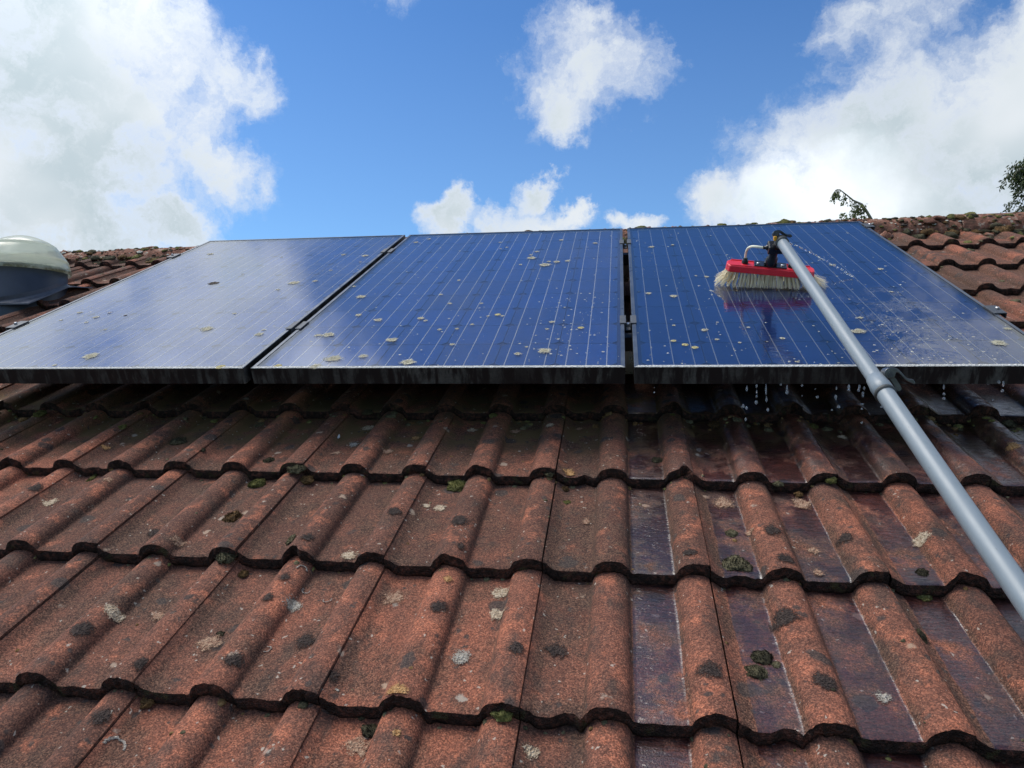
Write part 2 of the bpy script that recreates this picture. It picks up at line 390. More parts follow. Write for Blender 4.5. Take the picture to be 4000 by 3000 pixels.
# ------------------------------------------------------------------ roof tiles
COVER, UJ, ROLL = 0.3136, 0.518, 0.027
LIPS = [-1.599, -1.254, -0.908, -0.563, -0.218, 0.127, 0.485, 0.855, 1.23, 1.595, 1.965]
PAN_W, THICK, HWD = -0.190, 0.0262, 0.114
def prof(s):
    x = s / COVER; h = 0.0
    for xc in (0.414, 0.914):
        t = (x - xc) / HWD
        if abs(t) < 1: h = max(h, ROLL * (1 - abs(t) ** 2.2) ** 0.52)
    if x < 0.085: h = max(h, 0.0165 * (1 - x / 0.085) ** 1.4)
    return h
_ss = np.linspace(-0.02, COVER, 1400)
_hh = np.array([prof(max(q, 0)) for q in _ss])
_k = np.exp(-0.5 * (np.arange(-24, 25) * (_ss[1] - _ss[0]) / 0.0021) ** 2); _k /= _k.sum()
_hp = np.convolve(np.pad(_hh, 24, mode='edge'), _k, mode='valid')
def hprof(s): return float(np.interp(s, _ss, _hp))
def row_of(v):
    i = 0
    for k, l in enumerate(LIPS):
        if v >= l: i = k
    return i
def gauge(i): return LIPS[i] - LIPS[i - 1] if i else 0.345
def surf(u, v):
    i = row_of(v); s = (u - UJ) % COVER
    return PAN_W + hprof(s) - THICK / gauge(i) * (v - LIPS[i])

SX = sorted(set([0.0, 0.006, 0.013, 0.020, 0.028, 0.045, 0.065, 0.080] +
    [COVER * (0.414 + HWD * t) for t in (-1.14, -1.05, -1.0, -0.96, -0.91, -0.84, -0.74, -0.6, -0.45, -0.3, -0.15, 0, 0.15, 0.3, 0.45, 0.6, 0.74, 0.84, 0.91, 0.96, 1.0, 1.05, 1.14)] +
    [COVER * (0.914 + HWD * t) for t in (-1.14, -1.05, -1.0, -0.96, -0.91, -0.84, -0.74, -0.6, -0.45, -0.3, -0.15, 0, 0.15, 0.3, 0.45)] +
    [0.174, 0.180, 0.196, 0.213, 0.228, 0.237, 0.2425, 0.084, COVER - 0.002]))
def tile_mesh(seed, length, tilt):
    r_ = random.Random(seed); sx = SX; nx = len(sx)
    ys = [0.0, 0.004, 0.012, 0.03, 0.06, 0.10, 0.16, 0.22, 0.29, 0.36, length] if length > 0.4 else [0.0, 0.004, 0.012, 0.03, 0.07, 0.12, length]
    o3 = Vector((seed * 3.7, seed * 1.3, 0.0))
    def n3(x, y, z, f): return mnoise.noise(Vector((x, y, z)) * f + o3)
    chip = [max(0.0, mnoise.noise(Vector((x * 22, seed * 5.1, 0))) - 0.28) * 0.045 + abs(mnoise.noise(Vector((x * 110, seed * 2.2, 3)))) * 0.0055 for x in sx]
    V = []; F = []; mi = []; A = []
    for j, y in enumerate(ys):
        for i, x in enumerate(sx):
            h = hprof(x); z = h - tilt * y + n3(x, y, 0, 9) * 0.0012 + n3(x, y, 5, 34) * 0.0005
            yy = y + (chip[i] * (1 - y / 0.06) if y < 0.06 else 0)
            if j == 0: z -= 0.0016
            V.append((x, yy, z)); A.append(min(1, h / ROLL))
    for j in range(len(ys) - 1):
        for i in range(nx - 1):
            a = j * nx + i; F.append((a, a + 1, a + 1 + nx, a + nx)); mi.append(0)
    # lip: broken lower edge, a few rough rings down to the underside
    base = len(V); rows = 5
    for k in range(rows):
        q = k / (rows - 1)
        for i, x in enumerate(sx):
            h = hprof(x); t_ = THICK - 0.001
            z = h - 0.0016 - t_ * q
            rough = n3(x, q * 0.05, 9, 60) * 0.0046 + n3(x, q * 0.03, 4, 150) * 0.0030
            V.append((x + n3(x, q, 2, 80) * 0.0008, chip[i] + (rough if 0 < k else 0.0) + 0.002 * math.sin(q * math.pi) * -1, z + (n3(x, q, 7, 90) * 0.0016 if 0 < k else 0))); A.append(0.0)
    for k in range(rows - 1):
        for i in range(nx - 1):
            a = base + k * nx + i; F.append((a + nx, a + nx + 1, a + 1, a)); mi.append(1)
    # underside
    b0 = base + (rows - 1) * nx; b1 = len(V)
    for i, x in enumerate(sx):
        V.append((x, length, hprof(x) - tilt * length - 0.014)); A.append(0)
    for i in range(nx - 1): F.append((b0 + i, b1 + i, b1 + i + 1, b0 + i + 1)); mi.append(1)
    # right-hand cut edge of the roll
    e0 = len(V); x = sx[-1]
    for y in ys:
        yy = y + (chip[-1] * (1 - y / 0.06) if y < 0.06 else 0)
        z = hprof(x) - tilt * y
        V += [(x + 0.0005, yy, z), (x + 0.0005, yy, z - 0.016)]; A += [0.6, 0.2]
    for j in range(len(ys) - 1):
        a = e0 + 2 * j; F.append((a, a + 1, a + 3, a + 2)); mi.append(0)
    # side channel that passes under the neighbour on the left
    c0 = len(V)
    xs = (-0.036, -0.030, -0.018, -0.0015)
    for y in (0.004, length):
        for x, z in zip(xs, (0.006, 0.002, 0.0035, 0.0145)): V.append((x, y, z - tilt * y - 0.001)); A.append(0)
        for x in xs: V.append((x, y, -0.010 - tilt * y)); A.append(0)
    for i in range(3): F.append((c0 + i, c0 + i + 1, c0 + 9 + i, c0 + 8 + i)); mi.append(1)
    F += [(c0 + 4 + i, c0 + 5 + i, c0 + 1 + i, c0 + i) for i in range(3)]; mi += [1] * 3
    F.append((c0 + 4, c0, c0 + 8, c0 + 12)); mi.append(1)
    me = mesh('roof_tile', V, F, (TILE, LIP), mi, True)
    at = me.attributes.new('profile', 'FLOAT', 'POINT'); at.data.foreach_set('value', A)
    return me
VAR = {}
def tile_var(i):
    L = 0.43 if i < len(LIPS) - 1 else 0.27
    t = THICK / gauge(i); k = (L, round(t, 4), random.randrange(6))
    if k not in VAR: VAR[k] = tile_mesh(random.randrange(1000), L, t)
    return VAR[k]
# how far along the ridge each row is worth building
SPAN = {0: (-0.9, 2.3), 1: (-0.9, 2.3), 2: (-0.9, 2.5), 3: (-1.1, 2.7), 4: (-1.5, 3.0), 5: (-1.9, 3.3), 6: (-2.3, 3.5), 7: (-2.6, 3.7), 8: (-3.0, 4.0), 9: (-3.4, 4.2), 10: (-3.7, 4.5)}
TILES = {}
for i, lv in enumerate(LIPS):
    j0 = math.floor((SPAN[i][0] - UJ) / COVER); j1 = math.floor((SPAN[i][1] - UJ) / COVER)
    for j in range(j0, j1 + 1):
        uj = UJ + j * COVER
        o = ob('roof_tile', tile_var(i), house, (uj + random.uniform(-0.0008, 0.0008), lv + random.uniform(-0.003, 0.003), PAN_W + random.uniform(-0.0006, 0.0012)), (0, 0, random.uniform(-0.0025, 0.0025)))
        TILES[(i, j)] = o
# boarding under the tiles, far slope, walls
WOOD = simple('dark_underlay', (0.03, 0.026, 0.024), 0.9)
WALL = simple('brick_wall', (0.32, 0.20, 0.15), 0.9, 0.2, 6.0, 0.3)
deck = MB(); deck.box((-3.75, -1.62, PAN_W - 0.075), (4.55, 2.27, PAN_W - 0.050)); deck.obj('roof_deck', WOOD, house)
def worldpt(p): return M.inverted() @ Vector(p)
RID = Vector((0.4, 2.27, -0.175))           # ridge line in roof axes (middle)
rw = M @ RID
bk = MB()
V = [(-3.75, rw.y, rw.z - 0.03), (4.55, rw.y, rw.z - 0.03), (4.55, rw.y + 3.6, rw.z - 1.71), (-3.75, rw.y + 3.6, rw.z - 1.71)]
V = [worldpt(p) for p in V]; V2 = [p + M.inverted() @ Vector((0, 0, -0.1)) for p in V]
bk.addm(V + V2, [(0, 1, 2, 3), (7, 6, 5, 4), (0, 4, 5, 1), (1, 5, 6, 2), (2, 6, 7, 3), (3, 7, 4, 0)]); bk.obj('far_slope', WOOD, house)
GZ = -3.4
def wallbox(lo, hi, name, m_):
    b = MB(); b.box(lo, hi)
    b.v = [tuple(worldpt(p)) for p in b.v]; return b.obj(name, m_, house)
wallbox((-3.5, -1.15, GZ), (4.3, -0.90, -0.86), 'wall', WALL)
wallbox((-3.5, 5.2, GZ), (4.3, 5.45, -0.95), 'wall', WALL)
# ------------------------------------------------------------------ ridge
R0, R1 = Vector((-3.7, 2.14, -0.242)), Vector((4.5, 2.40, -0.208))
rdir = (R1 - R0).normalized(); rl = (R1 - R0).length
def ridge_tile_mesh(seed):
    r_ = random.Random(seed); n = 13; L = 0.452; V = []; F = []; mi = []
    Rr = 0.118
    for k, x in enumerate((0.0, 0.004, 0.10, 0.22, 0.34, L)):
        for th in (0.0, -0.014):
            for i in range(n):
                a = rad(-12 + 204 * i / (n - 1)); rr = Rr + th + (0.004 if x < 0.01 else 0) + mnoise.noise(Vector((x * 30, a * 3, seed + th))) * 0.006
                # turned so that the tile sits level over both slopes
                y = -math.cos(a) * rr; z = math.sin(a) * rr * 0.86 - 0.022
                c_, s_ = math.cos(-PITCH), math.sin(-PITCH)
                V.append((x, y * c_ - z * s_, y * s_ + z * c_))
    m2 = 2 * n
    for k in range(5):
        for i in range(n - 1):
            a = k * m2 + i; F.append((a, a + m2, a + m2 + 1, a + 1)); F.append((a + n, a + n + 1, a + n + m2 + 1, a + n + m2))
    for k in range(5):
        for i in (0, n - 1):
            a = k * m2 + i; F.append((a, a + n, a + n + m2, a + m2))
    for k in (0, 5):
        for i in range(n - 1):
            a = k * m2 + i; F.append((a, a + 1, a + 1 + n, a + n))
    return mesh('ridge_tile', V, F, (RIDGE,), None, True)
rms = [ridge_tile_mesh(k) for k in range(4)]
yaw = math.atan2(rdir.y, rdir.x)
k = 0
while k * 0.456 < rl:
    p = R0 + rdir * (k * 0.456)
    ob('ridge_tile', rms[k % 4], house, (p.x, p.y, p.z + random.uniform(-0.003, 0.004)), (random.uniform(-0.02, 0.02), -math.asin(rdir.z), yaw)); k += 1
# mortar bed under the ridge tiles
mb = MB(); nseg = 160
for i in range(nseg):
    t = i / nseg; p = R0 + rdir * (rl * t); q = R0 + rdir * (rl * (i + 1) / nseg)
    def ww(pp): return 0.010 * mnoise.noise(Vector((pp.x * 9, 0, 2)))
    a0, a1 = 0.125 + ww(p), 0.125 + ww(q)
    V = [(p.x, p.y - a0, -0.215), (q.x, q.y - a1, -0.215), (q.x, q.y - a1 + 0.012, q.z - 0.002 + ww(q) * 0.6), (p.x, p.y - a0 + 0.012, p.z - 0.002 + ww(p) * 0.6), (q.x, q.y, q.z + 0.02), (p.x, p.y, p.z + 0.02)]
    mb.addm(V, [(0, 1, 2, 3), (3, 2, 4, 5)], 0, True)
mb.obj('mortar_bed', RIDGE, house)

# ------------------------------------------------------------------ moss and lichen
def lump(seed, r, hgt, sub=3, tuft=0, spread=1.0):
    """A cushion of moss: irregular mound with short leafy shoots."""
    bm = bmesh.new(); bmesh.ops.create_icosphere(bm, subdivisions=sub, radius=1.0)
    o3 = Vector((seed * 1.7, seed * 0.9, seed * 2.3)); V = []
    for v_ in bm.verts:
        c = v_.co.normalized(); n_ = 1 + 0.45 * mnoise.noise(c * 1.6 + o3) + 0.30 * mnoise.noise(c * 4 + o3) + 0.22 * mnoise.noise(c * 9 + o3)
        z = c.z * hgt * n_ if c.z > 0 else c.z * hgt * 0.25
        v_.co = Vector((c.x * r * n_ * spread, c.y * r * n_, z))
    V = [v_.co.copy() for v_ in bm.verts]; F = [[q.index for q in f.verts] for f in bm.faces]; bm.free()
    r_ = random.Random(seed); m_ = len(F)
    for t in range(tuft):
        f = F[r_.randrange(m_)]; p = (V[f[0]] + V[f[1]] + V[f[2]]) / 3
        if p.z < 0: continue
        nrm = Vector((p.x / r ** 2, p.y / r ** 2, p.z / hgt ** 2)).normalized() + Vector((r_.gauss(0, .5), r_.gauss(0, .5), r_.gauss(0, .4)))
        nrm.normalize(); l = r * r_.uniform(0.10, 0.26); sd_ = nrm.orthogonal().normalized() * l * 0.22
        n0 = len(V); V += [p - sd_, p + sd_, p + nrm * l]; F.append([n0, n0 + 1, n0 + 2])
    return V, F
def lichen_disc(seed, r, kind, sf, lift=0.0006):
    """Rosette lying on the surface sf(du,dv): lobed outline, thicker in the middle. ring: hollow centre."""
    o3 = seed * 3.1; nr = 5; na = 30 if r > 0.008 else 16; V = []; F = []
    r0 = 0.74 if kind == 4 else 0.0
    for i in range(nr + 1):
        q = r0 + (1 - r0) * i / nr
        for k in range(na):
            a = 2 * math.pi * k / na
            lob = 1 + 0.22 * mnoise.noise(Vector((math.cos(a) * 1.5 + o3, math.sin(a) * 1.5, o3))) + 0.16 * mnoise.noise(Vector((math.cos(a) * 4.5, math.sin(a) * 4.5 + o3, 1)))
            if kind in (0, 1, 2, 5): lob += 0.22 * mnoise.noise(Vector((math.cos(a) * 2.6, math.sin(a) * 2.6 + o3, 7)))
            x, y = math.cos(a) * r * q * lob, math.sin(a) * r * q * lob
            h = lift + (0.0 if i == nr else 0.0010 * min(1, r / 0.015) * (0.8 + 1.3 * mnoise.noise(Vector((x * 400, y * 400, o3)))))
            if kind == 4 and i == 0: h = lift * 0.5
            V.append((x, y, sf(x, y) + h))
    for i in range(nr):
        for k in range(na):
            a = i * na + k; b = i * na + (k + 1) % na; F.append((a, b, b + na, a + na))
    if kind == 4:
        # a broken ring
        cut = random.Random(seed).randrange(na); drop = {(cut + q) % na for q in range(na // 2 - 2)}
        F = [f for f in F if f[0] % na not in drop]
    return V, F
def crust_mesh(V, F, m_, na, kind):
    me = mesh('lichen_patch', V, F, (m_,), None, True)
    at = me.attributes.new('crust', 'FLOAT', 'POINT')
    nr = len(V) // na - 1
    at.data.foreach_set('value', [1.0 if kind == 4 else 1 - (i // na) / nr for i in range(len(V))]); return me
PAN = [
    (-0.572,0.863,0.0188,1), (-0.307,0.325,0.0229,0), (-0.542,0.096,0.0260,0), (-0.784,0.457,0.0131,0), (-0.885,0.512,0.0125,0), (-0.765,0.506,0.0159,3), (-0.855,1.356,0.0162,0),
    (-0.604,0.026,0.0080,0), (-0.238,0.843,0.0256,0), (-0.260,0.753,0.0117,0), (-0.197,1.278,0.0116,0), (-0.088,1.248,0.0168,0), (-0.073,1.139,0.0126,3), (-0.103,0.269,0.0155,0),
    (-0.107,0.307,0.0091,0), (-0.288,0.477,0.0094,0), (-0.515,0.989,0.0072,0), (-0.156,1.017,0.0086,0), (-0.159,0.862,0.0116,0), (-0.467,1.256,0.0078,0), (-0.896,0.432,0.0078,0),
    (-0.782,0.404,0.0085,0), (-0.684,0.472,0.0061,1), (-0.659,0.329,0.0058,0), (-0.093,0.007,0.0118,2), (0.094,0.647,0.0195,0), (0.024,0.777,0.0093,0), (0.152,0.443,0.0131,0),
    (0.234,0.391,0.0152,0), (0.122,0.259,0.0209,0), (0.089,0.253,0.0129,0), (0.330,0.210,0.0195,0), (0.367,0.401,0.0135,0), (0.389,0.380,0.0079,0), (0.208,0.065,0.0254,0),
    (0.287,0.084,0.0140,0), (0.425,0.040,0.0220,0), (0.177,0.005,0.0166,0), (0.452,0.296,0.0087,0), (0.517,0.170,0.0093,0), (0.073,1.478,0.0127,0), (0.120,1.539,0.0093,0),
    (0.634,1.137,0.0208,0), (0.624,1.188,0.0088,0), (0.644,1.242,0.0115,0), (0.698,1.023,0.0229,0), (0.739,1.066,0.0153,0), (0.782,1.078,0.0128,0), (0.707,1.073,0.0094,0),
    (0.603,1.036,0.0084,0), (0.878,1.365,0.0118,0), (0.729,1.442,0.0111,0), (0.464,1.430,0.0084,0), (0.485,1.309,0.0065,0), (0.507,1.334,0.0076,0), (0.402,0.831,0.0079,0),
    (0.375,0.654,0.0083,0), (0.428,0.550,0.0084,0), (0.534,0.548,0.0075,0), (0.606,0.429,0.0091,2), (0.622,0.415,0.0063,0), (0.577,0.415,0.0067,0), (0.542,0.339,0.0077,0),
    (0.503,0.301,0.0076,0), (0.779,0.352,0.0102,0), (0.771,0.291,0.0074,0), (0.779,0.116,0.0202,0), (0.710,0.095,0.0126,0), (0.728,0.146,0.0056,0), (0.868,0.299,0.0081,2),
    (0.070,0.016,0.0103,2), (1.149,0.591,0.0139,0), (1.072,0.627,0.0112,0), (1.211,0.268,0.0121,0), (1.606,0.246,0.0208,0), (1.714,0.930,0.0121,0), (1.852,0.863,0.0113,0),
    (1.804,0.599,0.0078,0), (1.645,0.357,0.0097,0), (1.405,0.197,0.0085,0), (1.912,0.150,0.0216,0), (1.977,0.254,0.0103,0), (1.122,0.185,0.0069,2), (1.150,0.155,0.0081,2),
    (1.173,0.134,0.0080,2), (1.131,0.310,0.0065,0), (1.240,0.828,0.0053,0), (1.274,0.812,0.0097,0), (1.407,0.031,0.0062,0), (1.332,0.286,0.0057,0), (1.291,0.167,0.0054,0),
    (1.235,0.192,0.0068,0), (1.107,1.270,0.0124,0), (1.191,1.296,0.0083,0),]
LIC = [
    (0.048,-0.737,0.0143,0), (0.373,-0.679,0.0173,1), (0.556,-0.635,0.0230,2), (0.756,-0.607,0.0160,0), (0.758,-0.672,0.0139,0), (0.715,-0.789,0.0181,1), (0.594,-0.968,0.0223,2),
    (0.639,-0.899,0.0196,5), (0.263,-0.789,0.0214,2), (0.124,-0.724,0.0143,2), (0.354,-0.585,0.0107,4), (0.378,-0.627,0.0089,4), (0.429,-0.651,0.0088,4), (0.376,-0.795,0.0080,4),
    (0.224,-1.002,0.0154,4), (0.536,-0.881,0.0037,1), (0.334,-0.620,0.0119,3), (0.332,-0.685,0.0119,3), (0.348,-0.850,0.0152,3), (0.437,-0.770,0.0179,3), (0.030,-0.797,0.0193,3),
    (0.658,-0.686,0.0161,3), (0.186,-0.964,0.0158,3), (0.492,-0.402,0.0176,3), (0.643,-0.431,0.0205,3), (0.667,-0.525,0.0097,3), (-0.030,-0.481,0.0169,3), (0.338,-0.517,0.0148,3),
    (-0.443,-0.331,0.0176,3), (1.277,-0.429,0.0209,3), (1.411,-0.447,0.0142,3), (1.283,-0.532,0.0166,3), (1.110,-0.526,0.0122,3), (1.254,-0.670,0.0218,3), (1.117,-0.818,0.0197,3),
    (1.279,-0.827,0.0182,3), (0.874,-0.763,0.0171,3), (0.811,-0.789,0.0146,3), (0.520,-0.859,0.0124,3), (0.199,-0.873,0.0140,3), (0.544,-0.327,0.0099,0), (0.576,-0.336,0.0130,0),
    (0.436,-0.540,0.0169,0), (0.384,-0.096,0.0139,2), (0.280,0.055,0.0172,0), (0.437,-0.010,0.0158,5), (0.277,-0.055,0.0194,1), (0.249,-0.110,0.0120,2), (0.795,0.032,0.0122,0),
    (0.578,0.052,0.0126,0), (0.700,0.044,0.0152,2), (0.870,0.068,0.0125,2), (0.860,-0.199,0.0173,5), (1.204,-0.278,0.0252,2), (1.370,-0.277,0.0228,2), (1.353,-0.465,0.0124,2),
    (1.340,-0.537,0.0119,2), (1.558,-0.427,0.0149,0), (1.237,-0.408,0.0083,2), (1.534,0.029,0.0116,0), (0.850,-0.953,0.0111,0), (1.366,-0.825,0.0134,1), (-0.281,-0.282,0.0127,2),
    (-0.385,-0.360,0.0155,0), (-0.411,-0.109,0.0112,5), (0.655,-0.960,0.0082,5), (1.885,-0.063,0.0178,5), (0.056,-0.526,0.0135,2), (0.907,-0.379,0.0120,2), (0.655,-0.604,0.0097,5),]
MOSS = [
    (0.110,-0.402,-0.199,0.0203), (-0.235,-0.046,-0.199,0.0203), (0.085,-0.155,-0.194,0.0132), (-0.432,0.001,-0.178,0.0117), (-0.111,-0.128,-0.176,0.0088), (-0.372,-0.231,-0.207,0.0172), (0.286,-0.489,-0.194,0.0152),
    (0.189,-0.218,-0.175,0.0208), (0.214,-0.227,-0.202,0.0189), (0.090,-0.238,-0.207,0.0190), (0.183,-0.562,-0.181,0.0199), (0.223,-0.583,-0.206,0.0114), (0.593,-0.229,-0.208,0.0214), (0.816,-0.218,-0.176,0.0102),
    (0.851,-0.234,-0.207,0.0102), (0.859,-0.296,-0.204,0.0092), (1.069,-0.119,-0.195,0.0124), (0.541,-0.484,-0.194,0.0074), (1.198,-0.523,-0.192,0.0231), (1.205,-0.409,-0.198,0.0110), (1.373,-0.234,-0.207,0.0091),
    (1.441,-0.218,-0.178,0.0125), (1.331,-0.218,-0.191,0.0104), (1.519,-0.565,-0.208,0.0119), (1.526,-0.528,-0.192,0.0112), (1.961,0.127,-0.207,0.0177), (1.229,0.102,-0.207,0.0171), (1.475,0.093,-0.204,0.0134),
    (1.207,-0.751,-0.198,0.0149), (1.192,-0.786,-0.197,0.0149), (1.225,-0.765,-0.198,0.0065), (1.470,-0.685,-0.197,0.0126), (0.221,-0.908,-0.205,0.0125), (0.806,-0.908,-0.179,0.0134), (0.603,-0.931,-0.207,0.0117),
    (0.271,-0.764,-0.198,0.0078), (-0.757,0.085,-0.179,0.0171), (0.259,0.133,-0.190,0.0148),]
DROP = [
    (1.286,-0.0085,-0.0548,0.0018,0.0059), (1.309,-0.0060,-0.0494,0.0014,0.0040), (1.309,-0.0119,-0.0620,0.0016,0.0040), (1.309,-0.0164,-0.0716,0.0018,0.0028), (1.308,-0.0227,-0.0852,0.0028,0.0040), (1.331,-0.0093,-0.0566,0.0016,0.0118), (1.332,-0.0193,-0.0780,0.0018,0.0059),
    (1.335,-0.0302,-0.1012,0.0024,0.0035), (1.277,-0.0264,-0.0932,0.0028,0.0040), (1.285,-0.0286,-0.0979,0.0024,0.0032), (1.283,-0.0403,-0.1230,0.0020,0.0036), (1.366,-0.0043,-0.0458,0.0020,0.0020), (1.380,-0.0076,-0.0529,0.0018,0.0059), (1.380,-0.0123,-0.0629,0.0028,0.0039),
    (1.415,-0.0051,-0.0476,0.0024,0.0020), (1.446,-0.0089,-0.0557,0.0012,0.0012), (1.450,-0.0172,-0.0734,0.0025,0.0025), (1.415,-0.0159,-0.0707,0.0012,0.0012), (1.494,-0.0079,-0.0535,0.0016,0.0031), (1.492,-0.0166,-0.0722,0.0023,0.0035), (1.498,-0.0268,-0.0941,0.0031,0.0031),
    (1.492,-0.0191,-0.0775,0.0016,0.0019), (1.483,-0.0303,-0.1015,0.0018,0.0018), (1.522,-0.0068,-0.0510,0.0023,0.0054), (1.522,-0.0095,-0.0570,0.0025,0.0029), (1.546,-0.0067,-0.0510,0.0019,0.0047), (1.544,-0.0100,-0.0580,0.0025,0.0029), (1.557,-0.0079,-0.0535,0.0017,0.0039),
    (1.554,-0.0133,-0.0650,0.0021,0.0039), (1.554,-0.0158,-0.0703,0.0019,0.0023), (1.549,-0.0243,-0.0886,0.0019,0.0019), (1.554,-0.0239,-0.0879,0.0017,0.0017), (1.551,-0.0288,-0.0984,0.0021,0.0021), (1.595,-0.0268,-0.0940,0.0019,0.0023), (1.551,-0.0428,-0.1282,0.0017,0.0023),
    (1.734,-0.0067,-0.0508,0.0015,0.0050), (1.734,-0.0134,-0.0654,0.0023,0.0027), (1.734,-0.0180,-0.0751,0.0023,0.0027), (1.848,0.0062,-0.0233,0.0017,0.0045), (1.853,-0.0018,-0.0405,0.0026,0.0038), (1.863,-0.0034,-0.0439,0.0017,0.0057), (1.861,-0.0103,-0.0586,0.0025,0.0030),
    (1.840,-0.0194,-0.0782,0.0011,0.0015), (1.853,-0.0266,-0.0935,0.0011,0.0015), (1.755,0.0038,-0.0284,0.0017,0.0027),]
for n_, (u, v, r, kind) in enumerate(LIC):
    i = row_of(v); j = math.floor((u - UJ) / COVER); t = TILES.get((i, j))
    if t is None: continue
    lo, hi = LIPS[i], LIPS[i + 1]; r = r * (1.5 if kind in (0, 1, 2, 3, 5) else 1.0)
    uj = UJ + j * COVER
    def sf(x, y, u=u, v=v, i=i, uj=uj):
        s = min(max(u + x - uj, 0.0), COVER - 0.003)
        return PAN_W + hprof(s) - THICK / gauge(i) * (v + y - LIPS[i])
    V, F = lichen_disc(n_ + 20, r, kind, sf, 0.0006 if kind != 3 else 0.0004)
    # keep the patch on its own tile
    V = [(min(max(x, uj - u + 0.001), uj + COVER - 0.003 - u), min(max(y, lo + 0.004 - v), hi - 0.004 - v), z) for x, y, z in V]
    V = [(x + u - uj, y + v - lo, z - PAN_W + 0.0012) for x, y, z in V]
    ob('lichen_patch', crust_mesh(V, F, LICHEN[kind], 30 if r > 0.008 else 16, kind), t)

# moss that grows on tile edges stays with its tile; the loose cushions lie free on the roof
LOOSE = {
 0: ('brown moss cushion lying in a dry pan of the second tile row', 'B'),
 1: ('dark green moss cushion in the pan just below the left solar panel', 'D'),
 2: ('small flat moss cushion in the dry upper row near the tile lip', 'D'),
 3: ('bright green moss tuft on a roll just under the left solar panel', 'G'),
 5: ('long pale green moss strip on a roll just under an upper tile lip', 'G'),
 6: ('narrow dark moss strip along the flank of a roll in the second row', 'D'),
 15: ('pale green moss ball in the pan left of the first wet channel', 'G'),
 16: ('rounded dark moss pebble in the upper wet channel', 'D'),
 18: ('largest dark moss patch, spread out in the wet purple channel', 'D'),
 19: ('small moss cushion in the wet channel above the largest moss patch', 'D'),
 24: ('flat black moss cushion near a wet tile lip beside the pole', 'D'),
 23: ('green moss cushion in the wet pan below the pole', 'G'),
 28: ('upper round moss cushion of the pair in the lowest wet channel', 'D'),
 29: ('lower round moss cushion of the pair in the lowest wet channel', 'D'),
 30: ('tiny moss cushion beside the pair in the lowest wet channel', 'D'),
 31: ('long dark moss roll along a tile joint in the lower right', 'D'),
 35: ('small black moss cushion on the dry lower left tiles', 'D'),
}
MM = {'G': MOSS_G, 'D': MOSS_D, 'B': MOSS_B}
for n_, (u, v, w_, r) in enumerate(MOSS):
    if n_ in LOOSE:
        lab, k_ = LOOSE[n_]
        strip = n_ in (5, 6, 31)
        V, F = lump(n_ + 3, r * (0.5 if strip else 1.05), r * (0.24 if n_ in (18, 24) else 0.36 if not strip else 0.28), 3, 900)
        if strip: V = [Vector((p.x * 0.9, p.y * 2.6, p.z)) for p in V]
        o = ob('moss_cushion', mesh('moss_cushion', V, F, (MM[k_],), None, True))
        o.location = M @ Vector((u, v, surf(u, v))); o.rotation_euler = (PITCH, 0, 0)
        tag(o, lab, 'moss', 'loose moss cushions on the tiles')
    else:
        i = row_of(v + 0.01); j = math.floor((u - UJ) / COVER); t = TILES.get((i, j))
        V, F = lump(n_ + 3, r, r * 0.48, 3, 900)
        ob('moss_tuft', mesh('moss_tuft', V, F, (MM['GDB'[n_ % 3]],), None, True), t, (u - t.location.x, v - t.location.y - 0.004, w_ - t.location.z - 0.004))

def scatter(name, spots, mats, parent, label_kind='stuff'):
    """Many small lumps in one mesh. spots: (u, v, w, r, h, material)."""
    mb_ = MB()
    base = [lump(k_, 1.0, 1.0, 2, 40) for k_ in range(6)]
    for n_, (u, v, w_, r, h, k_) in enumerate(spots):
        V, F = base[n_ % 6]; a = random.uniform(0, 6.28); c_, s_ = math.cos(a), math.sin(a); e = random.uniform(0.8, 1.5)
        mb_.addm([((p.x * c_ * e - p.y * s_) * r + u, (p.x * s_ * e + p.y * c_) * r + v, p.z * h + w_) for p in V], F, k_, True)
    o = mb_.obj(name, mats, parent); o['kind'] = 'stuff'; return o
# ridge moss: cushions on top, along the foot of the ridge and in the mortar
sp = []
for n_ in range(1150):
    t = random.random(); p = R0 + rdir * (rl * t)
    if random.random() > (0.5 + 0.5 * min(1, max(0, (p.x + 0.5) / 2.5))): continue
    z = random.random()
    if z < 0.45:     # over the tile
        a = rad(random.uniform(15, 150)); y = -math.cos(a) * 0.118; zz = math.sin(a) * 0.101 - 0.022
        c_, s_ = math.cos(-PITCH), math.sin(-PITCH); y, zz = y * c_ - zz * s_, y * s_ + zz * c_
        r = random.choice((0.010, 0.014, 0.02, 0.028)) * random.uniform(0.7, 1.2); sp.append((p.x, p.y + y, p.z + zz - 0.003, r, r * 0.55, random.choice((0, 0, 1, 2, 3))))
    else:            # at the foot
        dv = random.uniform(-0.185, -0.115); r = random.choice((0.012, 0.018, 0.026, 0.034)) * random.uniform(0.7, 1.15)
        sp.append((p.x, p.y + dv, surf(p.x, p.y + dv) + (0.012 if dv > -0.135 else 0), r, r * random.uniform(0.5, 0.8), random.choice((0, 1, 1, 2, 3))))
for n_ in range(1500):     # crust and small pads over the face of the ridge tiles
    t = random.random(); p = R0 + rdir * (rl * t); a = rad(random.uniform(5, 95)); y = -math.cos(a) * 0.119; zz = math.sin(a) * 0.102 - 0.022
    c_, s_ = math.cos(-PITCH), math.sin(-PITCH); y, zz = y * c_ - zz * s_, y * s_ + zz * c_
    r = random.choice((0.004, 0.006, 0.009, 0.013)) * random.uniform(0.7, 1.3); sp.append((p.x, p.y + y, p.z + zz - 0.002, r, r * 0.5, random.choice((0, 1, 2, 3, 3, 4, 5))))
scatter('ridge_moss', sp, [MOSS_G, MOSS_D, MOSS_B, RIDGE, LICHEN[8], SPECK], house)
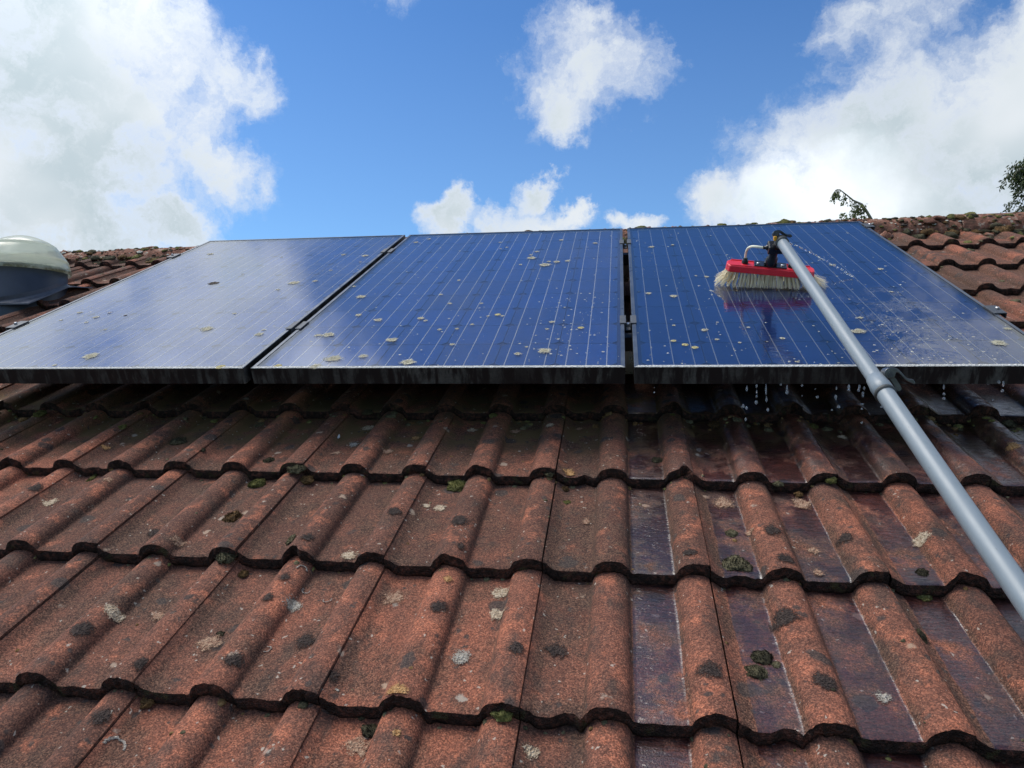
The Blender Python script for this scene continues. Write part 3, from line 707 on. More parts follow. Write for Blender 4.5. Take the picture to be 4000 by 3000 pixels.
# lip moss and crumbs on tile edges
sp = []
for i, lv in enumerate(LIPS[1:], 1):
    n0 = int((SPAN[i][1] - SPAN[i][0]) * 75)
    for n_ in range(n0):
        u = random.uniform(*SPAN[i]); r = random.choice((0.002, 0.003, 0.0045, 0.0065)) * random.uniform(0.7, 1.3)
        dv = random.choice((-0.004, -0.008, 0.0)); s = surf(u, lv - 0.012)
        sp.append((u, lv + dv, s - random.uniform(0, 0.020), r, r * 0.6, random.choice((0, 1, 1, 1, 2))))
for n_ in range(340):      # debris washed down under the panels' edge
    u = random.uniform(-1.4, 2.3); v = 0.127 - abs(random.gauss(0, 0.03)) - 0.004; r = random.choice((0.003, 0.004, 0.006, 0.009)) * random.uniform(0.7, 1.4)
    sp.append((u, v, surf(u, v) - 0.001, r, r * 0.6, random.choice((0, 1, 1, 2, 2, 3, 4))))
for n_ in range(110):      # scattered crumbs
    u = random.uniform(-0.9, 2.2); v = random.uniform(-1.1, 0.1); r = random.uniform(0.0015, 0.0042)
    sp.append((u, v, surf(u, v) - 0.0005, r, r * 0.7, random.choice((1, 1, 2, 4))))
for n_ in range(130):      # upper slope at the right
    u = random.uniform(2.0, 4.0); v = random.uniform(0.9, 2.2); r = random.uniform(0.006, 0.022)
    sp.append((u, v, surf(u, v) - 0.002, r, r * 0.5, random.choice((0, 1, 1, 4, 4))))
for n_ in range(60):
    u = random.uniform(-2.6, -1.1); v = random.uniform(0.8, 2.1); r = random.uniform(0.005, 0.014)
    sp.append((u, v, surf(u, v) - 0.002, r, r * 0.4, random.choice((1, 4, 4))))
scatter('moss_crumbs', sp, [MOSS_G, MOSS_D, MOSS_B, LICHEN[2], LICHEN[0]], house)

# ------------------------------------------------------------------ solar panels
PW, PL, PT, GAP = 0.992, 1.6435, 0.046, 0.022
def frame_material():
    m_, g_, o_ = mat('black_anodised_frame'); P = g_.objco(house); u, v, w_ = g_.xyz(P)
    st = g_.noise(g_.vm('MULTIPLY', P, (30.0, 30.0, 7.0)), 1.0, 5.0, 0.65, 0.4); sp_ = g_.noise(P, 120.0, 4.0, 0.7)
    dirt = g_.mul(g_.mul(g_.step(st, 0.47, 0.60), g_.lin(sp_, 0.3, 0.6, 0.4, 1.0)), g_.lin(g_.noise(P, 3.1, 4.0, 0.6), 0.38, 0.62, 0.15, 1.0))
    c = g_.mix(g_.mul(dirt, 0.9), (0.010, 0.0105, 0.012), (0.11, 0.108, 0.098))
    c = g_.mix(g_.step(sp_, 0.66, 0.74), c, (0.16, 0.15, 0.12))
    pbr(g_, o_, c, g_.lin(dirt, 0, 1, 0.42, 0.8), None, Specular_IOR_Level=0.3); return m_
FRAME = frame_material()
FRAME_TOP = simple('frame_top_face', (0.075, 0.09, 0.115), 0.34, 0.3, 25.0, 0.0, Metallic=0.35)
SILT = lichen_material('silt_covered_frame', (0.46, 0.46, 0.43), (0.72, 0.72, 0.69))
def cell_material():
    m_, g_, o_ = mat('solar_cell'); P = g_.objco(house); r = g_.rnd()
    n = g_.noise(P, 9.0, 3.0, 0.5); vo = g_.xyz(g_.vor(P, 60.0)['Color'])
    c = g_.mix(g_.add(g_.mul(n, 0.6), g_.mul(vo[0], 0.15)), (0.047, 0.142, 0.45), (0.063, 0.182, 0.55))
    c = g_.vm('SCALE', c, g_.lin(r, 0, 1, 0.92, 1.08))
    pbr(g_, o_, c, 0.36, None, Specular_IOR_Level=0.35, Metallic=0.25); return m_
CELL = cell_material()
BACK = simple('dark_backsheet', (0.022, 0.062, 0.23), 0.6, 0.1)
CELLEDGE = simple('cell_edge', (0.065, 0.17, 0.48), 0.5, 0.1)
BUS = simple('tinned_ribbon', (0.82, 0.83, 0.84), 0.5, 0.05, 40.0, 0.0)
def glass_material(name, rough, film, wet, ior):
    m_, g_, o_ = mat(name); P = g_.objco(house); u, v, w_ = g_.xyz(P)
    big = g_.noise(g_.vm('MULTIPLY', P, (2.4, 1.3, 1.0)), 1.0, 5.0, 0.6); sm = g_.noise(P, 26.0, 6.0, 0.7)
    run = g_.noise(g_.vm('MULTIPLY', P, (22.0, 2.0, 1.0)), 1.0, 4.0, 0.6)
    dust = g_.add(g_.mul(big, 0.5), g_.add(g_.mul(sm, 0.25), g_.mul(run, 0.25)))
    rr = g_.lin(dust, 0.35, 0.65, rough * 0.6, rough * 1.5)
    nb = None
    if wet:
        wv = g_.noise(g_.vm('MULTIPLY', P, (16.0, 55.0, 1.0)), 1.0, 3.0, 0.55, 0.7)
        z1 = g_.mul(g_.step(u, 1.24, 1.36), g_.sub(1.0, g_.step(u, 1.52, 1.66)))
        z1 = g_.mul(z1, g_.sub(1.0, g_.step(v, 0.62, 0.74)))
        wv2 = g_.noise(g_.vm('MULTIPLY', P, (70.0, 34.0, 1.0)), 1.0, 4.0, 0.65, 1.6)
        cx = g_.add(g_.mul(g_.sub(u, 1.80), 5.5), g_.mul(v, 0.9)); z2 = g_.sub(1.0, g_.step(g_.m('ABSOLUTE', cx), 0.4, 1.0))
        z2 = g_.mul(z2, g_.mul(g_.sub(1.0, g_.step(v, 0.55, 0.75)), g_.step(g_.noise(P, 12.0, 4.0, 0.6), 0.42, 0.60)))
        nb = g_.bump(g_.add(g_.mul(g_.mul(wv, z1), 0.75), g_.mul(g_.mul(wv2, z2), 0.9)), 0.5, 0.0025)
    gl = g_.new('ShaderNodeBsdfGlossy'); g_.put(gl.inputs['Roughness'], rr); g_.put(gl.inputs['Normal'], nb); gl.inputs['Color'].default_value = (1, 1, 1, 1)
    tr = g_.new('ShaderNodeBsdfTransparent'); tr.inputs['Color'].default_value = (0.95, 0.96, 0.96, 1)
    df = g_.new('ShaderNodeBsdfDiffuse'); df.inputs['Color'].default_value = (0.21, 0.205, 0.19, 1)
    fr = g_.new('ShaderNodeFresnel'); fr.inputs['IOR'].default_value = ior; g_.put(fr.inputs['Normal'], nb)
    m1 = g_.new('ShaderNodeMixShader'); g_.put(m1.inputs[0], g_.mul(g_.step(dust, 0.30, 0.70), film))
    m_.node_tree.links.new(tr.outputs[0], m1.inputs[1]); m_.node_tree.links.new(df.outputs[0], m1.inputs[2])
    m2 = g_.new('ShaderNodeMixShader'); g_.put(m2.inputs[0], g_.m('MULTIPLY', fr.outputs[0], 0.95))
    m_.node_tree.links.new(m1.outputs[0], m2.inputs[1]); m_.node_tree.links.new(gl.outputs[0], m2.inputs[2])
    m_.node_tree.links.new(m2.outputs[0], o_.inputs['Surface']); return m_
GLASS = [glass_material('dusty_glass_a', 0.10, 0.34, False, 1.62), glass_material('dusty_glass_b', 0.065, 0.20, False, 1.66), glass_material('wet_glass', 0.012, 0.02, True, 2.2)]
CS, CG = 0.156, 0.003
def cell_mesh():
    h = CS / 2; c = 0.014; P = [(-h + c, -h), (h - c, -h), (h, -h + c), (h, h - c), (h - c, h), (-h + c, h), (-h, h - c), (-h, -h + c)]
    e = 0.0012; Q = [(x * (1 - e / h), y * (1 - e / h)) for x, y in P]
    V = [(x, y, 0) for x, y in P] + [(x, y, 0.0004) for x, y in P] + [(x, y, 0.0005) for x, y in Q]
    F = [(i, (i + 1) % 8, 8 + (i + 1) % 8, 8 + i) for i in range(8)] + [(8 + i, 8 + (i + 1) % 8, 16 + (i + 1) % 8, 16 + i) for i in range(8)] + [tuple(range(16, 24))]
    return mesh('solar_cell', V, F, (CELL, CELLEDGE), [0] * 8 + [1] * 8 + [0])
CELLM = cell_mesh()
busm = None
PLAB = ['left solar panel, dusty, with pale cloud glare at its lower left corner', 'middle solar panel with many cream lichen spots, between two other panels', 'right solar panel, clean wet glass under the red brush']
ROOTS = []
for k in range(3):
    x0 = (k - 1) * (PW + GAP)
    pr_ = root('solar_panel', (x0, 0, -PT), PLAB[k], 'solar panel', 'solar panels in a row on the roof'); ROOTS.append(pr_)
    T = PT; lw = 0.011
    # frame: four hollow-section rails with mitred top lips
    def rail(A, B, C, D_, mi_top):
        """A,B outer corners; C,D_ inner corners of the top face."""
        b = MB(); zt = T
        V = [(*A, 0), (*B, 0), (*B, zt - 0.0012), (*A, zt - 0.0012), (*A, zt), (*B, zt), (*C, zt), (*D_, zt), (*C, 0.004), (*D_, 0.004)]
        nx, ny = (B[1] - A[1]), -(B[0] - A[0]); l = math.hypot(nx, ny); nx /= l; ny /= l
        for q in (4, 5): V[q] = (V[q][0] - nx * 0.0012, V[q][1] - ny * 0.0012, V[q][2])
        b.addm(V, [(0, 1, 2, 3)], 0); b.addm(V, [(3, 2, 5, 4)], mi_top); b.addm(V, [(4, 5, 6, 7)], mi_top); b.addm(V, [(7, 6, 8, 9), (0, 9, 8, 1)], 0)
        return b
    O = [(0, 0), (PW, 0), (PW, PL), (0, PL)]; I = [(lw, lw), (PW - lw, lw), (PW - lw, PL - lw), (lw, PL - lw)]
    for q in range(4):
        q2 = (q + 1) % 4
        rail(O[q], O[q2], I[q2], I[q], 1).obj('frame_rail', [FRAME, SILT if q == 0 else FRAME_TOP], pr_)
    b = MB(); b.box((lw, lw, 0.034), (PW - lw, PL - lw, 0.0365)); b.obj('backsheet', BACK, pr_)
    b = MB(); b.addm([(lw, lw, T - 0.0012), (PW - lw, lw, T - 0.0012), (PW - lw, PL - lw, T - 0.0012), (lw, PL - lw, T - 0.0012)], [(0, 1, 2, 3)]); b.obj('glass_pane', GLASS[k], pr_)
    mx = (PW - 6 * CS - 5 * CG) / 2; my = (PL - 10 * CS - 9 * CG) / 2
    for c in range(6):
        for r in range(10):
            ob('solar_cell', CELLM, pr_, (mx + c * (CS + CG) + CS / 2, my + r * (CS + CG) + CS / 2, 0.0390))
    y0, y1 = my - 0.006, PL - my + 0.006
    if busm is None:
        b = MB(); b.box((-0.0012, y0, 0), (0.0012, y1, 0.0006)); b0_ = b.obj('busbar', BUS, pr_); busm = b0_.data; b0_.location = (mx + CS / 6, 0, 0.0398)
        first = True
    else: first = False
    for c in range(6):
        for q in (1, 3, 5):
            if first and c == 0 and q == 1: continue
            ob('busbar', busm, pr_, (mx + c * (CS + CG) + CS * q / 6, 0, 0.0398))
    def cx(c, q): return mx + c * (CS + CG) + CS * q / 6
    for a, b_ in ((0, 1), (2, 3), (4, 5)):
        b = MB(); b.box((cx(a, 1) - 0.001, y1, 0.0392), (cx(b_, 5) + 0.001, y1 + 0.0028, 0.0399)); b.obj('end_ribbon', BUS, pr_)
    for a, b_ in ((0, 0), (1, 2), (3, 4), (5, 5)):
        b = MB(); b.box((cx(a, 1) - 0.001, y0 - 0.004, 0.0392), (cx(b_, 5) + 0.001, y0, 0.0399)); b.obj('end_ribbon', BUS, pr_)
    # lichen rosettes grown on the glass
    for n_, (u, v, r, kd) in enumerate(PAN):
        if not (x0 <= u <= x0 + PW): continue
        if kd == 3: r *= 0.8
        mt = {0: 6, 1: 8, 2: 7, 3: 1}[kd]
        V, F = lichen_disc(n_ + 200, r * 1.12, 0 if r > 0.016 else 9, lambda x, y: 0.0, 0.0004)
        lx = min(max(u - x0, 0.012), PW - 0.012); ly = max(v, 0.010)
        ob('lichen_spot', crust_mesh(V, F, LICHEN[mt], 30 if r * 1.12 > 0.008 else 16, 0), pr_, (lx, ly, T - 0.0010))
    # specks: droppings and young lichen
    b = MB(); ns = (150, 300, 470)[k]
    for n_ in range(ns):
        x = random.uniform(0.015, PW - 0.015); y = PL * (random.random() ** 1.7)
        if k == 1 and random.random() < 0.35: x = random.gauss(0.84, 0.06); y = random.uniform(0.05, 0.65)
        if k == 2 and random.random() < 0.3: x = random.gauss(0.66, 0.1); y = abs(random.gauss(0.2, 0.2))
        if not (0.012 < x < PW - 0.012 and 0.012 < y < PL - 0.012): continue
        r = random.choice((0.0010, 0.0014, 0.0018, 0.0025, 0.0036)) * random.uniform(0.7, 1.25); m_ = 7; a0 = random.random() * 6
        pts = [(x + math.cos(a0 + 6.283 * q / m_) * r * random.uniform(0.7, 1.25), y + math.sin(a0 + 6.283 * q / m_) * r * random.uniform(0.6, 1.1)) for q in range(m_)]
        b.addm([(*p, T - 0.0012) for p in pts] + [(x, y, T - 0.0003)], [(q, (q + 1) % m_, m_) for q in range(m_)], 0)
    o = b.obj('lichen_specks', SPECK, pr_); o['kind'] = 'stuff'
# rails and clamps
ALU = simple('bright_aluminium', (0.07, 0.08, 0.095), 0.6, 0.15, 30.0, 0.0, Metallic=0.3)
DARKM = simple('dark_rail', (0.05, 0.05, 0.055), 0.5, 0.2, 20.0, 0.0, Metallic=0.5)
STEEL = simple('steel_bolt', (0.5, 0.5, 0.5), 0.3, 0.1, 20.0, 0.0, Metallic=0.9)
for v, nm in ((0.36, 'lower'), (1.36, 'upper')):
    r_ = root('mounting_rail', (0.5, v, -PT - 0.045), 'dark mounting rail under the solar panels, %s of two, seen through the panel gap' % nm, 'rail', 'rails under the solar panels')
    b = MB(); b.box((-1.54, -0.02, 0), (1.54, 0.02, 0.043)); b.obj('rail_body', DARKM, r_)
    for hx in (-1.3, -0.5, 0.5, 1.3):
        b = MB(); b.box((hx - 0.018, -0.016, -0.072), (hx + 0.018, -0.008, -0.001)); b.box((hx - 0.018, -0.008, -0.078), (hx + 0.018, 0.16, -0.072)); b.obj('roof_hook', STEEL, r_)
CLABS = {(0, 0): 'lower clamp in the gap between the left and middle solar panels', (0, 1): 'upper clamp in the gap between the left and middle solar panels',
         (1, 0): 'lower clamp in the gap between the middle and right solar panels', (1, 1): 'upper clamp in the gap between the middle and right solar panels'}
for q, (x, va) in enumerate(((-GAP / 2, (0.342, 1.322)), (PW + GAP / 2, (0.36, 1.369)))):
    for n_, v in enumerate(va):
        r_ = root('panel_clamp', (x, v, 0.0005), CLABS[(q, n_)], 'clamp', 'clamps between the panels')
        h = 0.034; b = MB()
        for s_ in (-1, 1):
            b.box((s_ * 0.0085 if s_ > 0 else -0.024, -h, 0), (0.024 if s_ > 0 else -0.0085, h, 0.0026), 0, 0.0006)
            b.box((0.0065 if s_ > 0 else -0.0085, -h, -0.022), (0.0085 if s_ > 0 else -0.0065, h, 0.0026), 0)
        b.box((-0.0065, -h, -0.022), (0.0065, h, -0.019), 0); b.obj('clamp_channel', ALU, r_)
        b = MB(); b.lathe([(0.0055, -0.019), (0.0055, -0.012), (0.004, -0.010)], 6, smooth=False); b.obj('bolt', STEEL, r_)
ELABS = ['lower end clamp on the outer edge of the left solar panel', 'upper end clamp on the outer edge of the left solar panel', 'lower end clamp on the outer edge of the right solar panel', 'upper end clamp on the outer edge of the right solar panel']
for q, (x, v, s_) in enumerate(((-GAP - PW, 0.383, -1), (-GAP - PW, 1.333, -1), (2 * PW + GAP, 0.405, 1), (2 * PW + GAP, 1.545, 1))):
    r_ = root('panel_clamp', (x, v, 0.0005), ELABS[q], 'clamp', 'end clamps on the panels')
    b = MB(); b.box((-0.010 if s_ > 0 else -0.022, -0.034, 0), (0.022 if s_ > 0 else 0.010, 0.034, 0.003), 0, 0.0006)
    b.box((0.001 if s_ > 0 else -0.004, -0.034, -0.044), (0.004 if s_ > 0 else -0.001, 0.034, -0.0005)); b.box((0.019 if s_ > 0 else -0.022, -0.034, -0.012), (0.022 if s_ > 0 else -0.019, 0.034, -0.0005))
    b.obj('clamp_bracket', ALU, r_)
    b = MB(); b.lathe([(0.0055, 0.003), (0.0055, 0.008), (0.004, 0.0095)], 6, smooth=False, c=(0.011 * s_, 0, 0)); b.obj('bolt', STEEL, r_)
# ------------------------------------------------------------------ tubular skylight
def dome_material():
    m_, g_, o_ = mat('yellowed_acrylic'); P = g_.objco(); x, y, z = g_.xyz(P); PH = g_.objco(house)
    n = g_.noise(PH, 20.0, 5.0, 0.65); n2 = g_.noise(g_.vm('MULTIPLY', P, (9.0, 9.0, 2.0)), 1.0, 4.0, 0.6)
    low = g_.sub(1.0, g_.step(g_.add(z, g_.mul(g_.sub(n, 0.5), 0.02)), 0.004, 0.020))
    band = g_.m('MAXIMUM', g_.mul(g_.step(z, 0.047, 0.050), g_.sub(1.0, g_.step(z, 0.060, 0.063))), g_.mul(g_.step(z, 0.117, 0.119), g_.sub(1.0, g_.step(z, 0.124, 0.128))))
    c = g_.mix(n2, (0.60, 0.64, 0.53), (0.74, 0.76, 0.64))
    c = g_.mix(g_.mul(low, g_.step(n, 0.36, 0.6)), c, (0.27, 0.26, 0.16)); c = g_.mix(g_.mul(band, 0.6), c, (0.88, 0.88, 0.76))
    di = g_.new('ShaderNodeBsdfDiffuse'); g_.put(di.inputs['Color'], c)
    tl = g_.new('ShaderNodeBsdfTranslucent'); g_.put(tl.inputs['Color'], c)
    tp = g_.new('ShaderNodeBsdfTransparent'); tp.inputs['Color'].default_value = (0.86, 0.90, 0.86, 1)
    gl = g_.new('ShaderNodeBsdfGlossy'); gl.inputs['Roughness'].default_value = 0.16
    fr = g_.new('ShaderNodeFresnel'); fr.inputs['IOR'].default_value = 1.49
    a = g_.new('ShaderNodeMixShader'); a.inputs[0].default_value = 0.72
    b = g_.new('ShaderNodeMixShader'); g_.put(b.inputs[0], g_.m('MULTIPLY_ADD', low, -0.30, 0.42))
    e = g_.new('ShaderNodeMixShader'); g_.put(e.inputs[0], g_.m('MINIMUM', fr.outputs[0], 0.22)); L = m_.node_tree.links.new
    L(di.outputs[0], a.inputs[1]); L(tl.outputs[0], a.inputs[2]); L(a.outputs[0], b.inputs[1]); L(tp.outputs[0], b.inputs[2])
    L(b.outputs[0], e.inputs[1]); L(gl.outputs[0], e.inputs[2]); L(e.outputs[0], o_.inputs['Surface']); return m_
DOME = dome_material()
COLLAR = simple('dark_blue_collar', (0.030, 0.040, 0.060), 0.45, 0.2, 14.0, 0.0, Specular_IOR_Level=0.55)
FLASH = simple('dark_flashing', (0.060, 0.072, 0.10), 0.45, 0.25, 10.0, 0.0, Specular_IOR_Level=0.55)
TUBE = simple('mirror_tube', (0.80, 0.80, 0.76), 0.8, 0.05, 10.0, 0.0)
SK = (-1.842, 1.335, -0.17)
sk = root('tubular_skylight', SK, 'pale domed tubular skylight on a dark collar beside the left solar panel', 'skylight', tilt=False)
RD = 0.188
b = MB()
pf = [(1.0, 0.0), (1.012, 0.008), (1.012, 0.016), (0.995, 0.020), (0.985, 0.035), (0.958, 0.048), (0.966, 0.050), (0.925, 0.061), (0.83, 0.086), (0.75, 0.107), (0.69, 0.118), (0.696, 0.120), (0.635, 0.128), (0.52, 0.141), (0.41, 0.150), (0.30, 0.1575), (0.20, 0.1625), (0.10, 0.166), (0.02, 0.1672)]
b.lathe([(r * RD, h) for r, h in pf], 56, cap=False); b.obj('dome', DOME, sk, (0, 0, 0.118))
b = MB(); b.lathe([(1.02 * RD, -0.006), (1.03 * RD, 0.0), (1.03 * RD, 0.012), (1.015 * RD, 0.016), (0.93 * RD, 0.016)], 56, cap=False); b.obj('dome_rim', DOME, sk, (0, 0, 0.112))
b = MB(); b.lathe([(0.945 * RD, -0.14), (0.945 * RD, 0.118), (0.925 * RD, 0.120)], 56, cap=False); b.obj('collar', COLLAR, sk)
b = MB(); b.lathe([(0.90 * RD, -0.1), (0.90 * RD, 0.112), (0.01, 0.114)], 40, cap=False); b.obj('light_tube', TUBE, sk)
# flashing plate lies with the roof: a thin sheet with a soft upstand round the collar
b = MB(); n = 64; V = []; F = []
Rr = Matrix.Rotation(PITCH, 3, 'X')
for k in range(n):
    a = 2 * math.pi * k / n; c_, s_ = math.cos(a), math.sin(a); rr = 0.945 * RD
    q = 1 / max(abs(c_), abs(s_))
    for rad_, hh in ((0.001, 0.030), (0.004, 0.012), (0.016, 0.004), (None, 0.002), (None, -0.003)):
        if rad_ is None:
            e = 0.0 if hh > 0 else 0.002
            x = max(-0.24 - e, min(0.196 + e, c_ * q * 0.30)); y = max(-0.205 - e, min(0.215, s_ * q * 0.30))
        else: x, y = c_ * (rr + rad_), s_ * (rr + rad_) / math.cos(PITCH)
        V.append(Rr @ Vector((x, y, 0.020 + hh - (0.34 * max(0, y - 0.07) if rad_ is None or y > 0.07 else 0))))
for k in range(n):
    for r_ in range(4):
        a = k * 5 + r_; b2 = ((k + 1) % n) * 5 + r_; F.append((a, a + 1, b2 + 1, b2))
b.addm(V, F, 0, False); b.obj('flashing', FLASH, sk)

# ------------------------------------------------------------------ water-fed brush and pole
def tube_material():
    m_, g_, o_ = mat('grey_pole'); P = g_.objco(); PH = g_.objco(house)
    n = g_.noise(g_.vm('MULTIPLY', PH, (90.0, 3.0, 90.0)), 1.0, 4.0, 0.6); n2 = g_.noise(PH, 14.0, 5.0, 0.65); sc = g_.noise(g_.vm('MULTIPLY', PH, (260.0, 14.0, 260.0)), 1.0, 3.0, 0.6)
    c = g_.mix(g_.add(g_.mul(n, 0.55), g_.mul(n2, 0.45)), (0.160, 0.200, 0.228), (0.27, 0.315, 0.345))
    c = g_.mix(g_.mul(g_.step(sc, 0.64, 0.74), 0.45), c, (0.09, 0.105, 0.125))
    pbr(g_, o_, c, g_.lin(n2, 0.3, 0.7, 0.32, 0.5), g_.bump(n, 0.08, 0.001), Specular_IOR_Level=0.5); return m_
POLE = tube_material()
BLACKP = simple('black_plastic', (0.012, 0.0125, 0.014), 0.22, 0.2, 30.0, 0.15)
RUBBER = simple('grey_rubber', (0.05, 0.056, 0.055), 0.6, 0.2, 30.0, 0.15)
RED = simple('red_plastic', (0.72, 0.022, 0.04), 0.34, 0.10, 26.0, 0.1)
YEL = simple('yellow_plastic', (0.70, 0.34, 0.02), 0.4, 0.1)
HOSE = simple('milky_hose', (0.90, 0.87, 0.68), 0.8, 0.08, 40.0, 0.0, Specular_IOR_Level=0.2)
def bristle_material():
    m_, g_, o_ = mat('cream_bristle'); P = g_.objco(house); n = g_.noise(P, 34.0, 5.0, 0.65); n2 = g_.noise(P, 260.0, 3.0, 0.6)
    c = g_.mix(n2, (0.84, 0.75, 0.56), (0.95, 0.90, 0.74)); c = g_.mix(g_.mul(g_.step(n, 0.60, 0.72), 0.7), c, (0.36, 0.27, 0.16))
    df = g_.new('ShaderNodeBsdfDiffuse'); g_.put(df.inputs['Color'], c); tl = g_.new('ShaderNodeBsdfTranslucent'); g_.put(tl.inputs['Color'], c)
    a = g_.new('ShaderNodeMixShader'); a.inputs[0].default_value = 0.5
    L = m_.node_tree.links.new; L(df.outputs[0], a.inputs[1]); L(tl.outputs[0], a.inputs[2]); L(a.outputs[0], o_.inputs['Surface']); return m_
BRIS = bristle_material()
BO = Vector((1.455, 0.687, 0.0))
br = root('cleaning_brush', BO, 'red brush with cream bristles on a long grey pole, washing the right solar panel', 'brush')
bx = Vector((0.250, -0.041, -0.020)).normalized(); bz = Vector((0.02, -0.10, 1.0)); bz = (bz - bx * bz.dot(bx)).normalized(); by = bz.cross(bx)
FR = Matrix((bx, by, bz)).transposed().to_4x4(); FR.translation = Vector((0, 0, 0.054))
def place(o, F_=FR): o.matrix_local = F_; return o
# block: bevel-ended bar with a raised top
HL, HW = 0.136, 0.033
poly = [(-HL, -0.014), (-HL + 0.012, -HW), (HL - 0.012, -HW), (HL, -0.014), (HL, 0.014), (HL - 0.012, HW), (-HL + 0.012, HW), (-HL, 0.014)]
bm = bmesh.new()
lo = [bm.verts.new((x, y, -0.009)) for x, y in poly]; hi = [bm.verts.new((x * 0.985, y * 0.93, 0.012)) for x, y in poly]
bm.faces.new(lo[::-1]); bm.faces.new(hi)
for i in range(8): bm.faces.new((lo[i], lo[(i + 1) % 8], hi[(i + 1) % 8], hi[i]))
bmesh.ops.bevel(bm, geom=bm.edges[:], offset=0.0028, segments=2, profile=0.5, affect='EDGES')
me = bpy.data.meshes.new('block'); bm.to_mesh(me); bm.free(); me.materials.append(RED)
place(ob('block', me, br))
b = MB()
for s_ in (-1, 1): b.box((-HL * 0.9, s_ * 0.0245 - 0.002, 0.0115), (HL * 0.9, s_ * 0.0245 + 0.002, 0.0145), 0, 0.0008)
place(b.obj('block_ridge', RED, br))
# bristles: tufts of flattened strands, flared and swept at the ends
b = MB(); r_ = random.Random(5); inv = FR.inverted()
for ix in range(24):
    for iy in range(6):
        x = -0.128 + 0.256 * ix / 23; y = -0.026 + 0.052 * iy / 5
        endf = max(0, abs(x) - 0.085) / 0.043; sx = math.copysign(1, x)
        lean = Vector((sx * endf * 0.030 + x * 0.05, y * 0.55, 0))
        hw = (FR @ Vector((x, y, -0.012))).z
        for q in range(12):
            p0 = Vector((x + r_.gauss(0, 0.0018), y + r_.gauss(0, 0.0018), -0.010))
            fl = max(0.0, endf - 0.4) * r_.uniform(0, 0.9)
            tip = Vector((p0.x + lean.x + r_.gauss(0, 0.0028) + 0.010 * max(0, x / 0.128), p0.y + lean.y + r_.gauss(0, 0.003), 0))
            gw = FR @ Vector((tip.x, tip.y, -0.012)); tipw = Vector((gw.x, gw.y, 0.0015 + fl * 0.032 + abs(r_.gauss(0, 0.0025))))
            tip = inv @ tipw
            mid = (p0 + tip) / 2 + Vector((-lean.x * 0.20, -lean.y * 0.2, 0.001))
            wd = r_.uniform(0.0010, 0.0019); d_ = Vector((r_.gauss(0, 1), r_.gauss(0, 1), 0)).normalized() * wd
            V = [p0 - d_, p0 + d_, mid - d_, mid + d_, tip - d_ * 0.5, tip + d_ * 0.5]
            b.addm(V, [(0, 1, 3, 2), (2, 3, 5, 4)], 0)
bo = place(b.obj('bristles', BRIS, br)); bo['kind'] = 'stuff'
# bracket plate with screws, socket, angle adapter
b = MB(); b.box((-0.050, -0.024, 0.0125), (0.050, 0.024, 0.018), 0, 0.002); b.box((-0.020, -0.020, 0.018), (0.020, 0.020, 0.030), 0, 0.003); place(b.obj('bracket_plate', BLACKP, br))
for s_ in (-1, 1):
    b = MB(); b.lathe([(0.0055, 0.018), (0.0055, 0.0205), (0.003, 0.0215)], 10, c=(s_ * 0.037, -0.004, 0)); place(b.obj('screw', STEEL, br))
A0 = Vector((0.000, -0.010, 0.075)); A1 = Vector((0.002, -0.052, 0.138)); HP = Vector((1.464, 0.589, 0.165)) - BO; EP = Vector((1.541, -0.791, -0.026)) - BO
pd = (EP - HP).normalized()
b = MB(); b.tube([A0, A0.lerp(A1, 0.35), A0.lerp(A1, 0.42), A0.lerp(A1, 0.95)], [0.0185, 0.0175, 0.0125, 0.0125], 20); b.obj('socket', BLACKP, br)
# adapter: bevelled block with a hose spigot
ya = (A1 - A0).normalized(); xa = Vector((1, 0.05, 0)); xa = (xa - ya * xa.dot(ya)).normalized(); za = xa.cross(ya)
FA = Matrix((xa, ya, za)).transposed().to_4x4(); FA.translation = A1
b = MB(); b.box((-0.024, -0.016, -0.017), (0.024, 0.014, 0.017), 0, 0.004); place(b.obj('angle_adapter', BLACKP, br), FA)
b = MB(); sp0 = A1 + xa * -0.022; b.tube([sp0, sp0 - xa * 0.006, sp0 - xa * 0.007, sp0 - xa * 0.016], [0.0085, 0.0085, 0.0052, 0.0052], 14); b.obj('hose_spigot', BLACKP, br)
# neck joining the adapter to the pole end
b = MB(); b.tube([A1, A1.lerp(HP, 0.6), HP + pd * 0.012], [0.013, 0.0145, 0.0145], 18); b.obj('neck', BLACKP, br)
# hose from spigot to the left jet
NZ = FR @ Vector((-0.078, 0.004, 0.020)); NZ2 = FR @ Vector((0.064, 0.004, 0.020))
hs = sp0 - xa * 0.014; pts = []
for t in np.linspace(0, 1, 18):
    p = hs.lerp(NZ + Vector((0, 0, 0.006)), t) ; a = math.sin(math.pi * t); p = (1 - t) ** 3 * hs + 3 * (1 - t) ** 2 * t * (hs - xa * 0.040 + Vector((0, 0, 0.008))) + 3 * (1 - t) * t * t * (NZ + Vector((-0.002, -0.006, 0.055))) + t ** 3 * (NZ + Vector((0, 0, 0.004))); pts.append(p)
b = MB(); b.tube(pts, 0.0039, 12); b.obj('hose', HOSE, br)
for nz in (NZ, NZ2):
    b = MB(); up_ = bz
    b.lathe([(0.0105, -0.010), (0.0105, 0.0), (0.008, 0.003), (0.0065, 0.010)], 12, c=nz, axis=up_); b.obj('jet_nozzle', BLACKP, br)
